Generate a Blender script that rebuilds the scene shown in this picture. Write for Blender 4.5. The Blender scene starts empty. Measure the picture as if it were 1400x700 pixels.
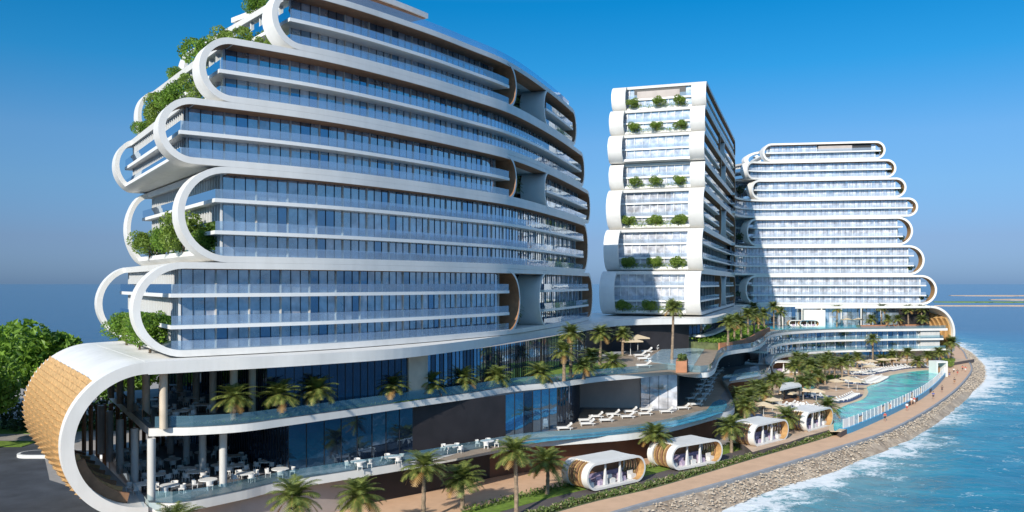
import bpy, math, random
from mathutils import Vector, Matrix
R = math.radians
scene = bpy.context.scene
# ------------------------------------------------------------------ camera
FPX, EYE, HY = 1150.0, 30.0, 388.0        # focal length in photo pixels, eye height, horizon row
cd = bpy.data.cameras.new('camera'); cam = bpy.data.objects.new('camera', cd)
scene.collection.objects.link(cam); scene.camera = cam
cam.location = (0, 0, EYE); cam.rotation_euler = (R(90), 0, 0)
cd.sensor_width = 36; cd.lens = 36 * FPX / 1400; cd.shift_y = 38 / 1400
cd.clip_start = 1; cd.clip_end = 60000
# ------------------------------------------------------------------ light
SUN = Vector((-.445, -.895, math.tan(R(28)))).normalized()
w = bpy.data.worlds.new('World'); scene.world = w; w.use_nodes = True
nt = w.node_tree; bg = nt.nodes['Background']
sky = nt.nodes.new('ShaderNodeTexSky'); sky.sky_type = 'NISHITA'; sky.sun_disc = False
sky.sun_elevation = R(28); sky.sun_rotation = math.atan2(SUN.x, SUN.y)
sky.altitude = 0; sky.air_density = 1.0; sky.dust_density = 0.4; sky.ozone_density = 3.0
tc = nt.nodes.new('ShaderNodeTexCoord'); sx = nt.nodes.new('ShaderNodeSeparateXYZ')
nt.links.new(tc.outputs['Generated'], sx.inputs[0])
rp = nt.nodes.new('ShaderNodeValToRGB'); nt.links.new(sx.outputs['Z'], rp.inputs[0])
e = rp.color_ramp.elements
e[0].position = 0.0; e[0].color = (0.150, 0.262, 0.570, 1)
e[1].position = 1.0; e[1].color = (1.5, 1.4, 1.2, 1)  # upper stops, overhead and out of view, brightened to add fill light
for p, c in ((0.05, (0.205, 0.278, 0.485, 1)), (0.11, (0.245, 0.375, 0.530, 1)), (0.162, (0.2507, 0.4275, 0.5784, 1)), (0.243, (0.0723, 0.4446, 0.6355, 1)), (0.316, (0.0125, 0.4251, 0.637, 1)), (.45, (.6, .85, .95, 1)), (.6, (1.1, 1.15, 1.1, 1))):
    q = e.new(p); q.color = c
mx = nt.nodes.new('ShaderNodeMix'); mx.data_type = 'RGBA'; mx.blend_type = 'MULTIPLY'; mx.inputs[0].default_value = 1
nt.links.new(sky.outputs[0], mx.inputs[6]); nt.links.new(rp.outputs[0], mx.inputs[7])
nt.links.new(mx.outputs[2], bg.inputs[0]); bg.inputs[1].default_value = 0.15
sl = bpy.data.lights.new('sun', 'SUN'); sl.energy = 4.2; sl.angle = R(.5); sl.color = (1, .93, .82)
so = bpy.data.objects.new('sun', sl); scene.collection.objects.link(so)
so.rotation_euler = SUN.to_track_quat('Z', 'Y').to_euler(); so.location = (-100, -100, 150)
scene.view_settings.view_transform = 'Standard'; scene.view_settings.look = 'None'
scene.view_settings.exposure = 0.35; scene.view_settings.gamma = 1; scene.view_settings.use_curve_mapping = False
scene.render.engine = 'CYCLES'
try:
    scene.cycles.max_bounces = 7; scene.cycles.transparent_max_bounces = 10
    scene.cycles.glossy_bounces = 3; scene.cycles.diffuse_bounces = 3; scene.cycles.caustics_reflective = False
    scene.cycles.caustics_refractive = False
except Exception: pass

rnd = random.Random(7)
# ------------------------------------------------------------------ materials
MATS = {}
def streak(name, amt):
    m = MATS[name]; n = m.node_tree; b = n.nodes['Principled BSDF']; g = n.nodes.new('ShaderNodeNewGeometry'); mp = n.nodes.new('ShaderNodeMapping'); mp.inputs['Scale'].default_value = (.8, .8, .12)
    t = n.nodes.new('ShaderNodeTexNoise'); t.inputs['Scale'].default_value = 1; t.inputs['Detail'].default_value = 6; t.inputs['Roughness'].default_value = .7
    n.links.new(g.outputs['Position'], mp.inputs[0]); n.links.new(mp.outputs[0], t.inputs[0]); r = n.nodes.new('ShaderNodeValToRGB'); n.links.new(t.outputs[0], r.inputs[0])
    r.color_ramp.elements[0].position = .35; r.color_ramp.elements[1].position = .6; r.color_ramp.elements[0].color = (1 - amt, 1 - amt * 1.05, 1 - amt * 1.15, 1); r.color_ramp.elements[1].color = (1, 1, 1, 1)
    x = n.nodes.new('ShaderNodeMix'); x.data_type = 'RGBA'; x.blend_type = 'MULTIPLY'; x.inputs[0].default_value = 1
    src = b.inputs['Base Color'].links[0].from_socket; n.links.new(src, x.inputs[6]); n.links.new(r.outputs[0], x.inputs[7]); n.links.new(x.outputs[2], b.inputs['Base Color'])
def mat(name, col, rough=.6, metal=0, noise=None, bump=0, spec=.5, bscale=20, coords='Object', trans=0, ramp=None, nscale=None, ior=None, var=None):
    m = bpy.data.materials.new(name); m.use_nodes = True; n = m.node_tree; b = n.nodes['Principled BSDF']
    b.inputs['Base Color'].default_value = (*col, 1); b.inputs['Roughness'].default_value = rough
    b.inputs['Metallic'].default_value = metal; b.inputs['Specular IOR Level'].default_value = spec
    if ior: b.inputs['IOR'].default_value = ior
    geo = n.nodes.new('ShaderNodeNewGeometry')
    if noise:                                   # (scale, amount)
        t = n.nodes.new('ShaderNodeTexNoise'); t.inputs['Scale'].default_value = noise[0]; t.inputs['Detail'].default_value = 5
        n.links.new(geo.outputs['Position'], t.inputs['Vector'])
        r = n.nodes.new('ShaderNodeValToRGB'); n.links.new(t.outputs[0], r.inputs[0])
        k = noise[1]; r.color_ramp.elements[0].position = .3; r.color_ramp.elements[1].position = .7
        r.color_ramp.elements[0].color = (*[c * (1 - k) for c in col], 1)
        r.color_ramp.elements[1].color = (*[min(1, c * (1 + k)) for c in col], 1)
        n.links.new(r.outputs[0], b.inputs['Base Color'])
    if bump:
        t2 = n.nodes.new('ShaderNodeTexNoise'); t2.inputs['Scale'].default_value = bscale; t2.inputs['Detail'].default_value = 4
        n.links.new(geo.outputs['Position'], t2.inputs['Vector'])
        bp = n.nodes.new('ShaderNodeBump'); bp.inputs['Strength'].default_value = bump; bp.inputs['Distance'].default_value = .1
        n.links.new(t2.outputs[0], bp.inputs['Height']); n.links.new(bp.outputs[0], b.inputs['Normal'])
    MATS[name] = m; return m
def leafmat(name, c1, c2, tr=.35, scale=.9):
    m = bpy.data.materials.new(name); m.use_nodes = True; n = m.node_tree; b = n.nodes['Principled BSDF']
    out = n.nodes['Material Output']
    geo = n.nodes.new('ShaderNodeNewGeometry'); t = n.nodes.new('ShaderNodeTexNoise'); t.inputs['Scale'].default_value = scale; t.inputs['Detail'].default_value = 3
    n.links.new(geo.outputs['Position'], t.inputs['Vector'])
    ad = n.nodes.new('ShaderNodeMath'); ad.operation = 'MULTIPLY_ADD'; ad.inputs[1].default_value = .6; n.links.new(geo.outputs['Random Per Island'], ad.inputs[0])
    sb = n.nodes.new('ShaderNodeMath'); sb.operation = 'SUBTRACT'; sb.inputs[1].default_value = .3; n.links.new(t.outputs[0], sb.inputs[0])
    n.links.new(sb.outputs[0], ad.inputs[2])
    r = n.nodes.new('ShaderNodeValToRGB'); r.color_ramp.elements[0].position = .1; r.color_ramp.elements[1].position = .9
    r.color_ramp.elements[0].color = (*c1, 1); r.color_ramp.elements[1].color = (*c2, 1)
    n.links.new(ad.outputs[0], r.inputs[0]); n.links.new(r.outputs[0], b.inputs['Base Color']); b.inputs['Roughness'].default_value = .5
    tl = n.nodes.new('ShaderNodeBsdfTranslucent'); n.links.new(r.outputs[0], tl.inputs[0])
    ms = n.nodes.new('ShaderNodeMixShader'); ms.inputs[0].default_value = tr
    n.links.new(b.outputs[0], ms.inputs[1]); n.links.new(tl.outputs[0], ms.inputs[2]); n.links.new(ms.outputs[0], out.inputs[0])
    MATS[name] = m; return m
def glassmat(name, base, tint, refl, rough=.03, transp=0.0, tcol=(.8, .9, 1), nz=0):
    """pane: diffuse/transparent body under a glossy coat"""
    m = bpy.data.materials.new(name); m.use_nodes = True; n = m.node_tree; n.nodes.remove(n.nodes['Principled BSDF'])
    out = n.nodes['Material Output']
    d = n.nodes.new('ShaderNodeBsdfDiffuse'); d.inputs[0].default_value = (*base, 1)
    g = n.nodes.new('ShaderNodeBsdfGlossy'); g.inputs[0].default_value = (*tint, 1); g.inputs[1].default_value = rough
    geo = n.nodes.new('ShaderNodeNewGeometry')
    nz_ = n.nodes.new('ShaderNodeTexNoise'); nz_.inputs['Scale'].default_value = .35; n.links.new(geo.outputs['Position'], nz_.inputs[0])
    bp = n.nodes.new('ShaderNodeBump'); bp.inputs['Strength'].default_value = .06; bp.inputs['Distance'].default_value = .5
    n.links.new(nz_.outputs[0], bp.inputs['Height']); n.links.new(bp.outputs[0], g.inputs['Normal'])
    body = d
    if transp:
        t = n.nodes.new('ShaderNodeBsdfTransparent'); t.inputs[0].default_value = (*tcol, 1)
        m1 = n.nodes.new('ShaderNodeMixShader'); m1.inputs[0].default_value = transp
        n.links.new(d.outputs[0], m1.inputs[1]); n.links.new(t.outputs[0], m1.inputs[2]); body = m1
    else:
        r = n.nodes.new('ShaderNodeValToRGB'); r.color_ramp.elements[0].position = .35; r.color_ramp.elements[1].position = .7
        r.color_ramp.elements[0].color = (*[c * .6 for c in base], 1); r.color_ramp.elements[1].color = (*[c * 1.5 for c in base], 1)
        n2 = n.nodes.new('ShaderNodeTexNoise'); n2.inputs['Scale'].default_value = .6; n.links.new(geo.outputs['Position'], n2.inputs[0])
        n.links.new(n2.outputs[0], r.inputs[0]); n.links.new(r.outputs[0], d.inputs[0])
    fr = n.nodes.new('ShaderNodeFresnel'); fr.inputs[0].default_value = 1.5
    ma = n.nodes.new('ShaderNodeMath'); ma.operation = 'MULTIPLY_ADD'; ma.inputs[1].default_value = 1 - refl; ma.inputs[2].default_value = refl; ma.use_clamp = True
    n.links.new(fr.outputs[0], ma.inputs[0])
    ms = n.nodes.new('ShaderNodeMixShader'); n.links.new(ma.outputs[0], ms.inputs[0])
    n.links.new(body.outputs[0], ms.inputs[1]); n.links.new(g.outputs[0], ms.inputs[2]); n.links.new(ms.outputs[0], out.inputs[0])
    MATS[name] = m; return m
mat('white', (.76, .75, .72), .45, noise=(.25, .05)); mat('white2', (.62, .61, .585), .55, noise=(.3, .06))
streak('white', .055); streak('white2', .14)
mat('trim', (.82, .82, .8), .35)
mat('brown', (.30, .155, .08), .6, noise=(1.2, .2)); mat('wood', (.50, .31, .13), .55, noise=(2.5, .25)); mat('wood2', (.46, .27, .11), .55, noise=(2, .2))  # two wood tones, the second slightly darker, for linings and ribs
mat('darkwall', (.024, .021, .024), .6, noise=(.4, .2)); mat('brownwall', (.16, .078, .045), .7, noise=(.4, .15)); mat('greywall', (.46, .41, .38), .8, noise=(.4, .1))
mat('frame', (.02, .022, .028), .4); mat('beige', (.55, .47, .37), .6, noise=(.8, .1)); mat('fin', (.62, .58, .52), .6)
glassmat('glass', (.31, .40, .50), (.86, .94, 1), .50); glassmat('glassc', (.55, .57, .62), (.85, .92, 1), .38)
glassmat('glassd', (.012, .022, .04), (.45, .6, .8), .16); glassmat('glassb', (.015, .05, .11), (.55, .78, 1), .50)
glassmat('glassg', (.60, .61, .66), (.85, .88, .95), .24)
glassmat('rail', (.40, .53, .68), (.8, .9, 1), .16, transp=.62, tcol=(.62, .80, .96))
glassmat('raill', (.60, .66, .74), (.9, .95, 1), .12, transp=.7, tcol=(.8, .88, .95))
glassmat('railc', (.22, .42, .52), (.8, .92, 1), .10, transp=.72, tcol=(.62, .8, .85))
mat('deck', (.30, .235, .175), .7, noise=(.6, .15)); mat('deckdark', (.10, .085, .075), .6, noise=(.6, .2)); mat('floor', (.15, .15, .16), .5, noise=(.5, .2))
mat('asphalt', (.05, .055, .065), .85, noise=(.25, .35), bump=.3, bscale=30); mat('path', (.10, .085, .085), .85, noise=(.4, .1))
mat('tan', (.66, .43, .275), .8, noise=(.35, .07), bump=.2, bscale=8); streak('tan', .08); mat('kerb', (.30, .31, .33), .8, noise=(.8, .12)); mat('paving', (.56, .41, .29), .8, noise=(.5, .15))
mat('sidewalk', (.33, .30, .27), .85, noise=(.8, .1)); mat('lawn', (.15, .24, .025), .9, noise=(1.5, .35), bump=.8, bscale=12); mat('soil', (.10, .12, .05), .9, noise=(.7, .4))
mat('terracotta', (.42, .19, .10), .75, noise=(.8, .15)); mat('navy', (.03, .065, .16), .8, noise=(1, .2)); mat('fabric', (.66, .65, .63), .8); mat('cream', (.62, .50, .34), .8)
mat('darkm', (.03, .03, .03), .5); mat('trunk', (.26, .19, .13), .9, noise=(3, .35), bump=.6, bscale=12); mat('bark', (.10, .075, .05), .9, noise=(3, .3))
mat('lilac', (.42, .34, .46), .8, noise=(3, .3)); mat('skin', (.5, .3, .2), .6); mat('hair', (.03, .02, .015), .6)
mat('cloth_red', (.5, .08, .06), .8); mat('cloth_blue', (.06, .10, .35), .8); mat('cloth_white', (.75, .75, .75), .8); mat('cloth_dark', (.03, .03, .045), .8)
leafmat('palm', (.06, .10, .022), (.27, .31, .075), .3); leafmat('palmdry', (.25, .14, .04), (.42, .26, .09), .2)
leafmat('leaf', (.05, .13, .014), (.27, .45, .05), .4); leafmat('leafd', (.012, .035, .014), (.05, .10, .03), .25)
leafmat('leafl', (.12, .20, .03), (.30, .42, .07), .4); leafmat('bush', (.05, .10, .02), (.22, .28, .08), .3); leafmat('grasstip', (.25, .22, .12), (.5, .42, .28), .3)
def watermat(name, c1, c2, foam=None, scale=.6, bump=.3, rough=.08):
    m = bpy.data.materials.new(name); m.use_nodes = True; n = m.node_tree; b = n.nodes['Principled BSDF']
    geo = n.nodes.new('ShaderNodeNewGeometry')
    t = n.nodes.new('ShaderNodeTexNoise'); t.inputs['Scale'].default_value = scale; t.inputs['Detail'].default_value = 6; t.inputs['Distortion'].default_value = 1.2
    n.links.new(geo.outputs['Position'], t.inputs[0])
    r = n.nodes.new('ShaderNodeValToRGB'); r.color_ramp.elements[0].position = .35; r.color_ramp.elements[1].position = .68
    r.color_ramp.elements[0].color = (*c1, 1); r.color_ramp.elements[1].color = (*c2, 1)
    n.links.new(t.outputs[0], r.inputs[0]); n.links.new(r.outputs[0], b.inputs['Base Color'])
    b.inputs['Roughness'].default_value = rough; b.inputs['Specular IOR Level'].default_value = .3
    bp = n.nodes.new('ShaderNodeBump'); bp.inputs['Strength'].default_value = bump; bp.inputs['Distance'].default_value = .2
    t2 = n.nodes.new('ShaderNodeTexNoise'); t2.inputs['Scale'].default_value = 1.5; t2.inputs['Detail'].default_value = 4; n.links.new(geo.outputs['Position'], t2.inputs[0])
    n.links.new(t2.outputs[0], bp.inputs['Height']); n.links.new(bp.outputs[0], b.inputs['Normal'])
    MATS[name] = m; return m
watermat('pool_turq', (.0, .22, .42), (.0, .80, .70), scale=.16); watermat('pool_blue', (.03, .26, .42), (.12, .45, .58), scale=.5)
watermat('pool_pale', (.30, .48, .60), (.55, .68, .74), scale=1.2)

mat('panelw', (.55, .74, .82), .3, noise=(1.5, .3)); mat('blueb', (.03, .33, .58), .4)
# ------------------------------------------------------------------ helpers
ORG = {}
col = scene.collection
class MB:
    def __init__(s): s.v = []; s.f = []; s.m = []
    def add(s, pts, faces, mi=0):
        o = len(s.v); s.v += [tuple(p) for p in pts]
        for f in faces: s.f.append([o + i for i in f]); s.m.append(mi)
    def quad(s, a, b, c, d, mi=0): s.add([a, b, c, d], [(0, 1, 2, 3)], mi)
    def hexa(s, p, mi=0):      # p: 4 bottom, 4 top
        s.add(p, [(3, 2, 1, 0), (4, 5, 6, 7), (0, 1, 5, 4), (1, 2, 6, 5), (2, 3, 7, 6), (3, 0, 4, 7)], mi)
    def box(s, x0, x1, y0, y1, z0, z1, mi=0):
        s.hexa([(x0, y0, z0), (x1, y0, z0), (x1, y1, z0), (x0, y1, z0), (x0, y0, z1), (x1, y0, z1), (x1, y1, z1), (x0, y1, z1)], mi)
    def prism(s, pts, z0, z1, mi=0, top=None):
        n = len(pts); A = sum(pts[i][0] * pts[(i + 1) % n][1] - pts[(i + 1) % n][0] * pts[i][1] for i in range(n))
        if A < 0: pts = pts[::-1]
        v = [(p[0], p[1], z0) for p in pts] + [(p[0], p[1], z1) for p in pts]
        s.add(v, [tuple(range(n))[::-1]] + [(i, (i + 1) % n, n + (i + 1) % n, n + i) for i in range(n)], mi)
        s.add(v[n:], [tuple(range(n))], mi if top is None else top)
    def loft(s, secs, mi=0, cap=True, closed=True):
        k = len(secs[0]); o = len(s.v)
        for c in secs: s.v += [tuple(p) for p in c]
        rng = range(k) if closed else range(k - 1)
        for i in range(len(secs) - 1):
            for j in rng:
                a = o + i * k + j; b = o + i * k + (j + 1) % k
                s.f.append([a, b, b + k, a + k]); s.m.append(mi[j] if isinstance(mi, (list, tuple)) else mi)
        if cap and closed:
            mm = mi[0] if isinstance(mi, (list, tuple)) else mi
            s.f.append([o + j for j in range(k)][::-1]); s.m.append(mm)
            s.f.append([o + (len(secs) - 1) * k + j for j in range(k)]); s.m.append(mm)
    def tube(s, pts, rad, n=8, mi=0):
        secs = []
        for i, p in enumerate(pts):
            p = Vector(p); a = Vector(pts[max(0, i - 1)]); b = Vector(pts[min(len(pts) - 1, i + 1)])
            t = (b - a).normalized(); u = t.orthogonal().normalized(); v = t.cross(u)
            r = rad[i] if isinstance(rad, (list, tuple)) else rad
            secs.append([p + (u * math.cos(2 * math.pi * j / n) + v * math.sin(2 * math.pi * j / n)) * r for j in range(n)])
        # keep frames aligned
        s.loft(secs, mi)
    def vcyl(s, x, y, z0, z1, r0, r1=None, n=12, mi=0):
        r1 = r0 if r1 is None else r1
        s.loft([[(x + r * math.cos(2 * math.pi * j / n), y + r * math.sin(2 * math.pi * j / n), z) for j in range(n)] for z, r in ((z0, r0), (z1, r1))], mi)
    def build(s, name, mats, parent=None, smooth=False):
        if not s.f: return None
        o_ = ORG.get(parent.name, (0, 0, 0)) if parent else (0, 0, 0)
        me = bpy.data.meshes.new(name)
        me.from_pydata([(a - o_[0], b - o_[1], c - o_[2]) for a, b, c in s.v], [], s.f)
        for m_ in ([mats] if isinstance(mats, str) else mats): me.materials.append(MATS[m_])
        me.polygons.foreach_set('material_index', s.m)
        if smooth:
            me.polygons.foreach_set('use_smooth', [True] * len(s.f)); me.set_sharp_from_angle(angle=R(35))
        me.update(); o = bpy.data.objects.new(name, me); col.objects.link(o)
        if parent: o.parent = parent; ORG[o.name] = o_
        return o
def tag(o, label=None, cat=None, group=None, kind=None):
    if label: o['label'] = label
    if cat: o['category'] = cat
    if group: o['group'] = group
    if kind: o['kind'] = kind
    return o
def thing(name, label, cat, loc=(0, 0, 0), rz=0, group=None):
    o = bpy.data.objects.new(name, None); col.objects.link(o); o.location = loc; o.rotation_euler.z = rz
    o.empty_display_size = .5; ORG[o.name] = tuple(loc) if rz == 0 else (0, 0, 0)
    return tag(o, label, cat, group)
def local(name, label, cat, group=None):       # a thing modelled round its own origin
    o = thing(name, label, cat, (0, 0, 0), 0, group); return o
KIDS = {}
def kids(o): return o.children
def dup(root, loc, rz=0, label=None, group=None, sc=1):
    r = root.copy(); col.objects.link(r); r.location = loc; r.rotation_euler = (0, 0, rz); r.scale = (sc, sc, sc)
    if label: r['label'] = label
    if group: r['group'] = group
    for ch in list(root.children):
        c = ch.copy(); col.objects.link(c); c.parent = r
        for g in list(ch.children):
            d = g.copy(); col.objects.link(d); d.parent = c
    return r
def struct(name, mb, mats, kind='structure', **k):
    o = mb.build(name, mats, None, **k); o['kind'] = kind; return o
ORD = ['first', 'second', 'third', 'fourth', 'fifth', 'sixth', 'seventh', 'eighth', 'ninth', 'tenth', 'eleventh', 'twelfth',
       'thirteenth', 'fourteenth', 'fifteenth', 'sixteenth', 'seventeenth', 'eighteenth', 'nineteenth', 'twentieth']
def G(px, py, z):                                # a photo point on the level z -> plan position
    D = FPX * (EYE - z) / (py - HY); return ((px - 700) / FPX * D, D)
def spl(pts, n=8):
    out = []; P = [Vector(p) for p in pts]
    P = [2 * P[0] - P[1]] + P + [2 * P[-1] - P[-2]]
    for i in range(1, len(P) - 2):
        for j in range(n):
            t = j / n; a, b, c, d = P[i - 1], P[i], P[i + 1], P[i + 2]
            out.append(.5 * ((2 * b) + (c - a) * t + (2 * a - 5 * b + 4 * c - d) * t * t + (3 * b - a - 3 * c + d) * t ** 3))
    out.append(P[-2]); return out
class Curve:
    def __init__(s, pts, smooth=True, s0px=None):
        s.p = spl(pts) if smooth else [Vector(p) for p in pts]
        s.l = [0]
        for a, b in zip(s.p, s.p[1:]): s.l.append(s.l[-1] + (b - a).length)
        s.L = s.l[-1]
    def at(s, q):
        p, l = s.p, s.l
        if q <= 0: t = (p[1] - p[0]).normalized(); return p[0] + t * q, t
        if q >= s.L: t = (p[-1] - p[-2]).normalized(); return p[-1] + t * (q - s.L), t
        lo, hi = 0, len(l) - 1
        while hi - lo > 1:
            m = (lo + hi) // 2
            if l[m] <= q: lo = m
            else: hi = m
        f = (q - l[lo]) / (l[hi] - l[lo]); t = (p[hi] - p[lo]).normalized()
        # blend tangents
        ta = (p[lo] - p[max(0, lo - 1)]).normalized() if lo > 0 else t
        tb = (p[min(len(p) - 1, hi + 1)] - p[hi]).normalized() if hi < len(p) - 1 else t
        tt = (((ta + t) * (1 - f)) + ((t + tb) * f)).normalized()
        return p[lo].lerp(p[hi], f), tt
    def W(s, q, w_, z):
        p, t = s.at(q); return Vector((p.x - t.y * w_, p.y + t.x * w_, z))
    def spx(s, px, w_=0):
        k = (px - 700) / FPX; best = None
        q = -60.0; pv = None
        while q < s.L + 60:
            v = s.W(q, w_, 0); g = v.x - k * v.y
            if pv is not None and pv * g <= 0 and v.y > 10: return q
            pv = g; q += .25
        return q
def srange(a, b, ds=2.0):
    n = max(1, int(math.ceil((b - a) / ds))); return [a + (b - a) * i / n for i in range(n + 1)]
def sbox(mb, C, s0, s1, w0, w1, z0, z1, mi=0, ds=2.0):
    mb.loft([[C.W(q, w0, z0), C.W(q, w0, z1), C.W(q, w1, z1), C.W(q, w1, z0)] for q in srange(s0, s1, ds)], mi)
def wall(mb, C, s0, s1, w_, z0, z1, mi=0, ds=2.0):
    q = srange(s0, s1, ds)
    for a, b in zip(q, q[1:]): mb.quad(C.W(a, w_, z0), C.W(b, w_, z0), C.W(b, w_, z1), C.W(a, w_, z1), mi)
def ring(mb, C, sc, zc, ro, ri, w0, w1, a0, a1, mo=0, mi=0, n=22):
    secs = []
    for i in range(n + 1):
        a = R(a0 + (a1 - a0) * i / n); c, s_ = math.cos(a), math.sin(a)
        secs.append([C.W(sc + ro * c, w0, zc + ro * s_), C.W(sc + ro * c, w1, zc + ro * s_), C.W(sc + ri * c, w1, zc + ri * s_), C.W(sc + ri * c, w0, zc + ri * s_)])
    mb.loft(secs, [mo, mo, mi, mo])
def bay(fr, pn, C, s0, s1, w_, z0, z1, nm=3, fin=True, pal=(0, 1, 2), rr=rnd, finm=1):
    """one window bay: mullions and head/sill in fr, panes in pn"""
    d = (s1 - s0) / nm
    for i in range(nm):
        a = s0 + d * i; b = a + d
        m = pal[0] if rr.random() < .62 else (pal[1] if rr.random() < .6 else pal[2])
        pn.quad(C.W(a, w_, z0), C.W(b, w_, z0), C.W(b, w_, z1), C.W(a, w_, z1), m)
        fr.hexa([C.W(a - .04, w_ - .07, z0), C.W(a + .04, w_ - .07, z0), C.W(a + .04, w_ + .02, z0), C.W(a - .04, w_ + .02, z0),
                 C.W(a - .04, w_ - .07, z1), C.W(a + .04, w_ - .07, z1), C.W(a + .04, w_ + .02, z1), C.W(a - .04, w_ + .02, z1)], 0)
    if fin:
        fr.hexa([C.W(s1 - .12, w_ - .16, z0), C.W(s1 + .04, w_ - .16, z0), C.W(s1 + .04, w_ + .02, z0), C.W(s1 - .12, w_ + .02, z0),
                 C.W(s1 - .12, w_ - .16, z1), C.W(s1 + .04, w_ - .16, z1), C.W(s1 + .04, w_ + .02, z1), C.W(s1 - .12, w_ + .02, z1)], finm)
class Windows:
    """collects every bay of a building; the 100 that show largest become parts, the rest one stuff part"""
    def __init__(s): s.b = []
    def add(s, *a, **k):
        C, s0, s1, w_, z0, z1 = a
        c = C.W((s0 + s1) / 2, w_, (z0 + z1) / 2); _, t = C.at((s0 + s1) / 2)
        face = max(.05, (Vector((t.y, -t.x)).normalized()).dot(Vector((-c.x, -c.y)).normalized()))
        s.b.append(((s1 - s0) * (z1 - z0) * face / (c.length ** 2), a, k))
    def flush(s, parent, panemats, framemats=('frame', 'fin')):
        s.b.sort(key=lambda t: -t[0])
        for sc_, a, k in s.b[:98]:
            f, p = MB(), MB(); bay(f, p, *a, **k); o = f.build('window', framemats, parent); p.build('pane', panemats, o)
        if len(s.b) > 98:
            f, p = MB(), MB()
            for sc_, a, k in s.b[98:]: bay(f, p, *a, **k)
            o = f.build('window', framemats, parent); o['kind'] = 'stuff'; q = p.build('pane', panemats, o); q['kind'] = 'stuff'

# ------------------------------------------------------------------ towers
TB = .72
def tier(B, WN, C, W, z0, z1, n, sL, sR, gap=None, ringL=3.0, ringR=4.0, openR=False, endfin=.95, slabx=1.4, bayw=4.0, backring=True, pal=(0, 1, 2), palD=None, fins=True, bowl=(238, 270), topa=104, joinL=False, gw=1.75, rm='rail', mL=0):
    z1 = z1 - .012; r = (z1 - z0) / 2; zc = (z0 + z1) / 2
    f = MB()
    a, b = (sL if joinL else sL + r), sR - r
    secs = [(a, b)] if not gap else [(a, gap[0] - r), (gap[1] + r, b)]
    for q0, q1 in secs:
        for zz in (z0, z1 - TB): sbox(f, C, q0, q1, 0, W, zz, zz + TB)
    if not joinL:
        ring(f, C, a, zc, r, r - TB, 0, ringL, 90, 270, 0, mL)
        if backring: ring(f, C, a, zc, r, r - TB, W - ringL, W, 90, 270)
        ring(f, C, a, zc, r - .01, r - TB + .01, ringL, W - ringL, bowl[0], bowl[1]); ring(f, C, a, zc, r - .01, r - TB + .01, ringL, W - ringL, 90, topa)
    mi = 2 if openR else 1
    ring(f, C, b, zc, r, r - TB, 0, ringR, -90, 90, 0, mi)
    if openR: ring(f, C, b, zc, r, r - TB, W - ringR, W, -90, 90, 0, mi)
    if gap:
        g0, g1 = gap
        for zz in (z0, z1 - TB): sbox(f, C, g0 - r, g1 + r, .04, W, zz + .01, zz + TB - .01)
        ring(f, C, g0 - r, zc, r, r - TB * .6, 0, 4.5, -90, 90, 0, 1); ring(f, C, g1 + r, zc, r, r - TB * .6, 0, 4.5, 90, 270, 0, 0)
    f.build('tier_frame', ['white', 'brown', 'wood2'], B, smooth=True)
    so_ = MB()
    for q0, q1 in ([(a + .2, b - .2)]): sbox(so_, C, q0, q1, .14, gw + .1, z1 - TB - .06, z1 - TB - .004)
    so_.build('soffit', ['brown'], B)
    fh = (z1 - z0) / n
    for k in range(n):                             # balconies: slab with its glass balustrade
        zf = z0 + k * fh
        for si, (q0, q1) in enumerate(secs):
            e0 = q0 - (slabx if not (joinL and si == 0) else 0); e1 = q1 + slabx * .9
            rl = MB(); wall(rl, C, e0 + .1, e1 - .1, .3, zf + (TB if k == 0 else 0), zf + (TB if k == 0 else 0) + 1.05)
            if not (joinL and si == 0) and (si == 0):
                zb = zf + (TB if k == 0 else 0)
                p = [C.W(e0 + .1, w_, zb) for w_ in (.3, W - .3)]; rl.quad(p[0], p[1], p[1] + Vector((0, 0, 1.05)), p[0] + Vector((0, 0, 1.05)))
            if k:
                sl_ = MB(); sbox(sl_, C, e0, e1, .22, W - .22, zf - .42, zf)
                o = sl_.build('balcony', ['trim'], B)
                rl.build('balustrade', [rm], o)
            else:
                rl.build('balustrade', [rm], B)
    for k in range(n):
        za = z0 + k * fh + (TB if k == 0 else 0) + .002; zb = z0 + (k + 1) * fh - (TB if k == n - 1 else .42) - .002
        for q0, q1 in secs:
            nb = max(1, round((q1 - q0) / bayw)); d = (q1 - q0) / nb
            for i in range(nb): WN.add(C, q0 + d * i, q0 + d * (i + 1), gw, za, zb, fin=fins, pal=pal)
    # closed ends and back
    ew = MB(); ef = MB()
    for si, (q0, q1) in enumerate(secs):
        for sx_, isl in ((q0 + .01, True), (q1 - .01, False)):
            if isl and joinL and si == 0: continue
            outer = (si == 0 and isl)
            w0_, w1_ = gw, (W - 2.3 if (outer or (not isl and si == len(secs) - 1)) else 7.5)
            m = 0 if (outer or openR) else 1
            for k in range(n):
                za = z0 + k * fh + (TB if k == 0 else 0); zb = z0 + (k + 1) * fh - (TB if k == n - 1 else .42)
                P = [C.W(sx_, w0_, za), C.W(sx_, w1_, za), C.W(sx_, w1_, zb), C.W(sx_, w0_, zb)]
                if not isl: P = P[::-1]
                ew.add(P, [(0, 1, 2, 3)], m)
                if m == 0:
                    nn = int((w1_ - w0_) / endfin)
                    for i in range(nn + 1):
                        ww = w0_ + (w1_ - w0_) * i / nn; dx = -.3 if isl else .3
                        p = [C.W(sx_ + min(0, dx), ww - .07, za), C.W(sx_ + max(0, dx), ww - .07, za), C.W(sx_ + max(0, dx), ww + .07, za), C.W(sx_ + min(0, dx), ww + .07, za)]
                        ef.hexa(p + [v + Vector((0, 0, zb - za)) for v in p])
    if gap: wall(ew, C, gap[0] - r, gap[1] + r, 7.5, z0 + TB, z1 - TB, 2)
    bz0, bz1 = z0 + TB, z1 - TB
    wall(ew, C, a, b, W - 2.3, bz0, bz1, 0)
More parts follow.
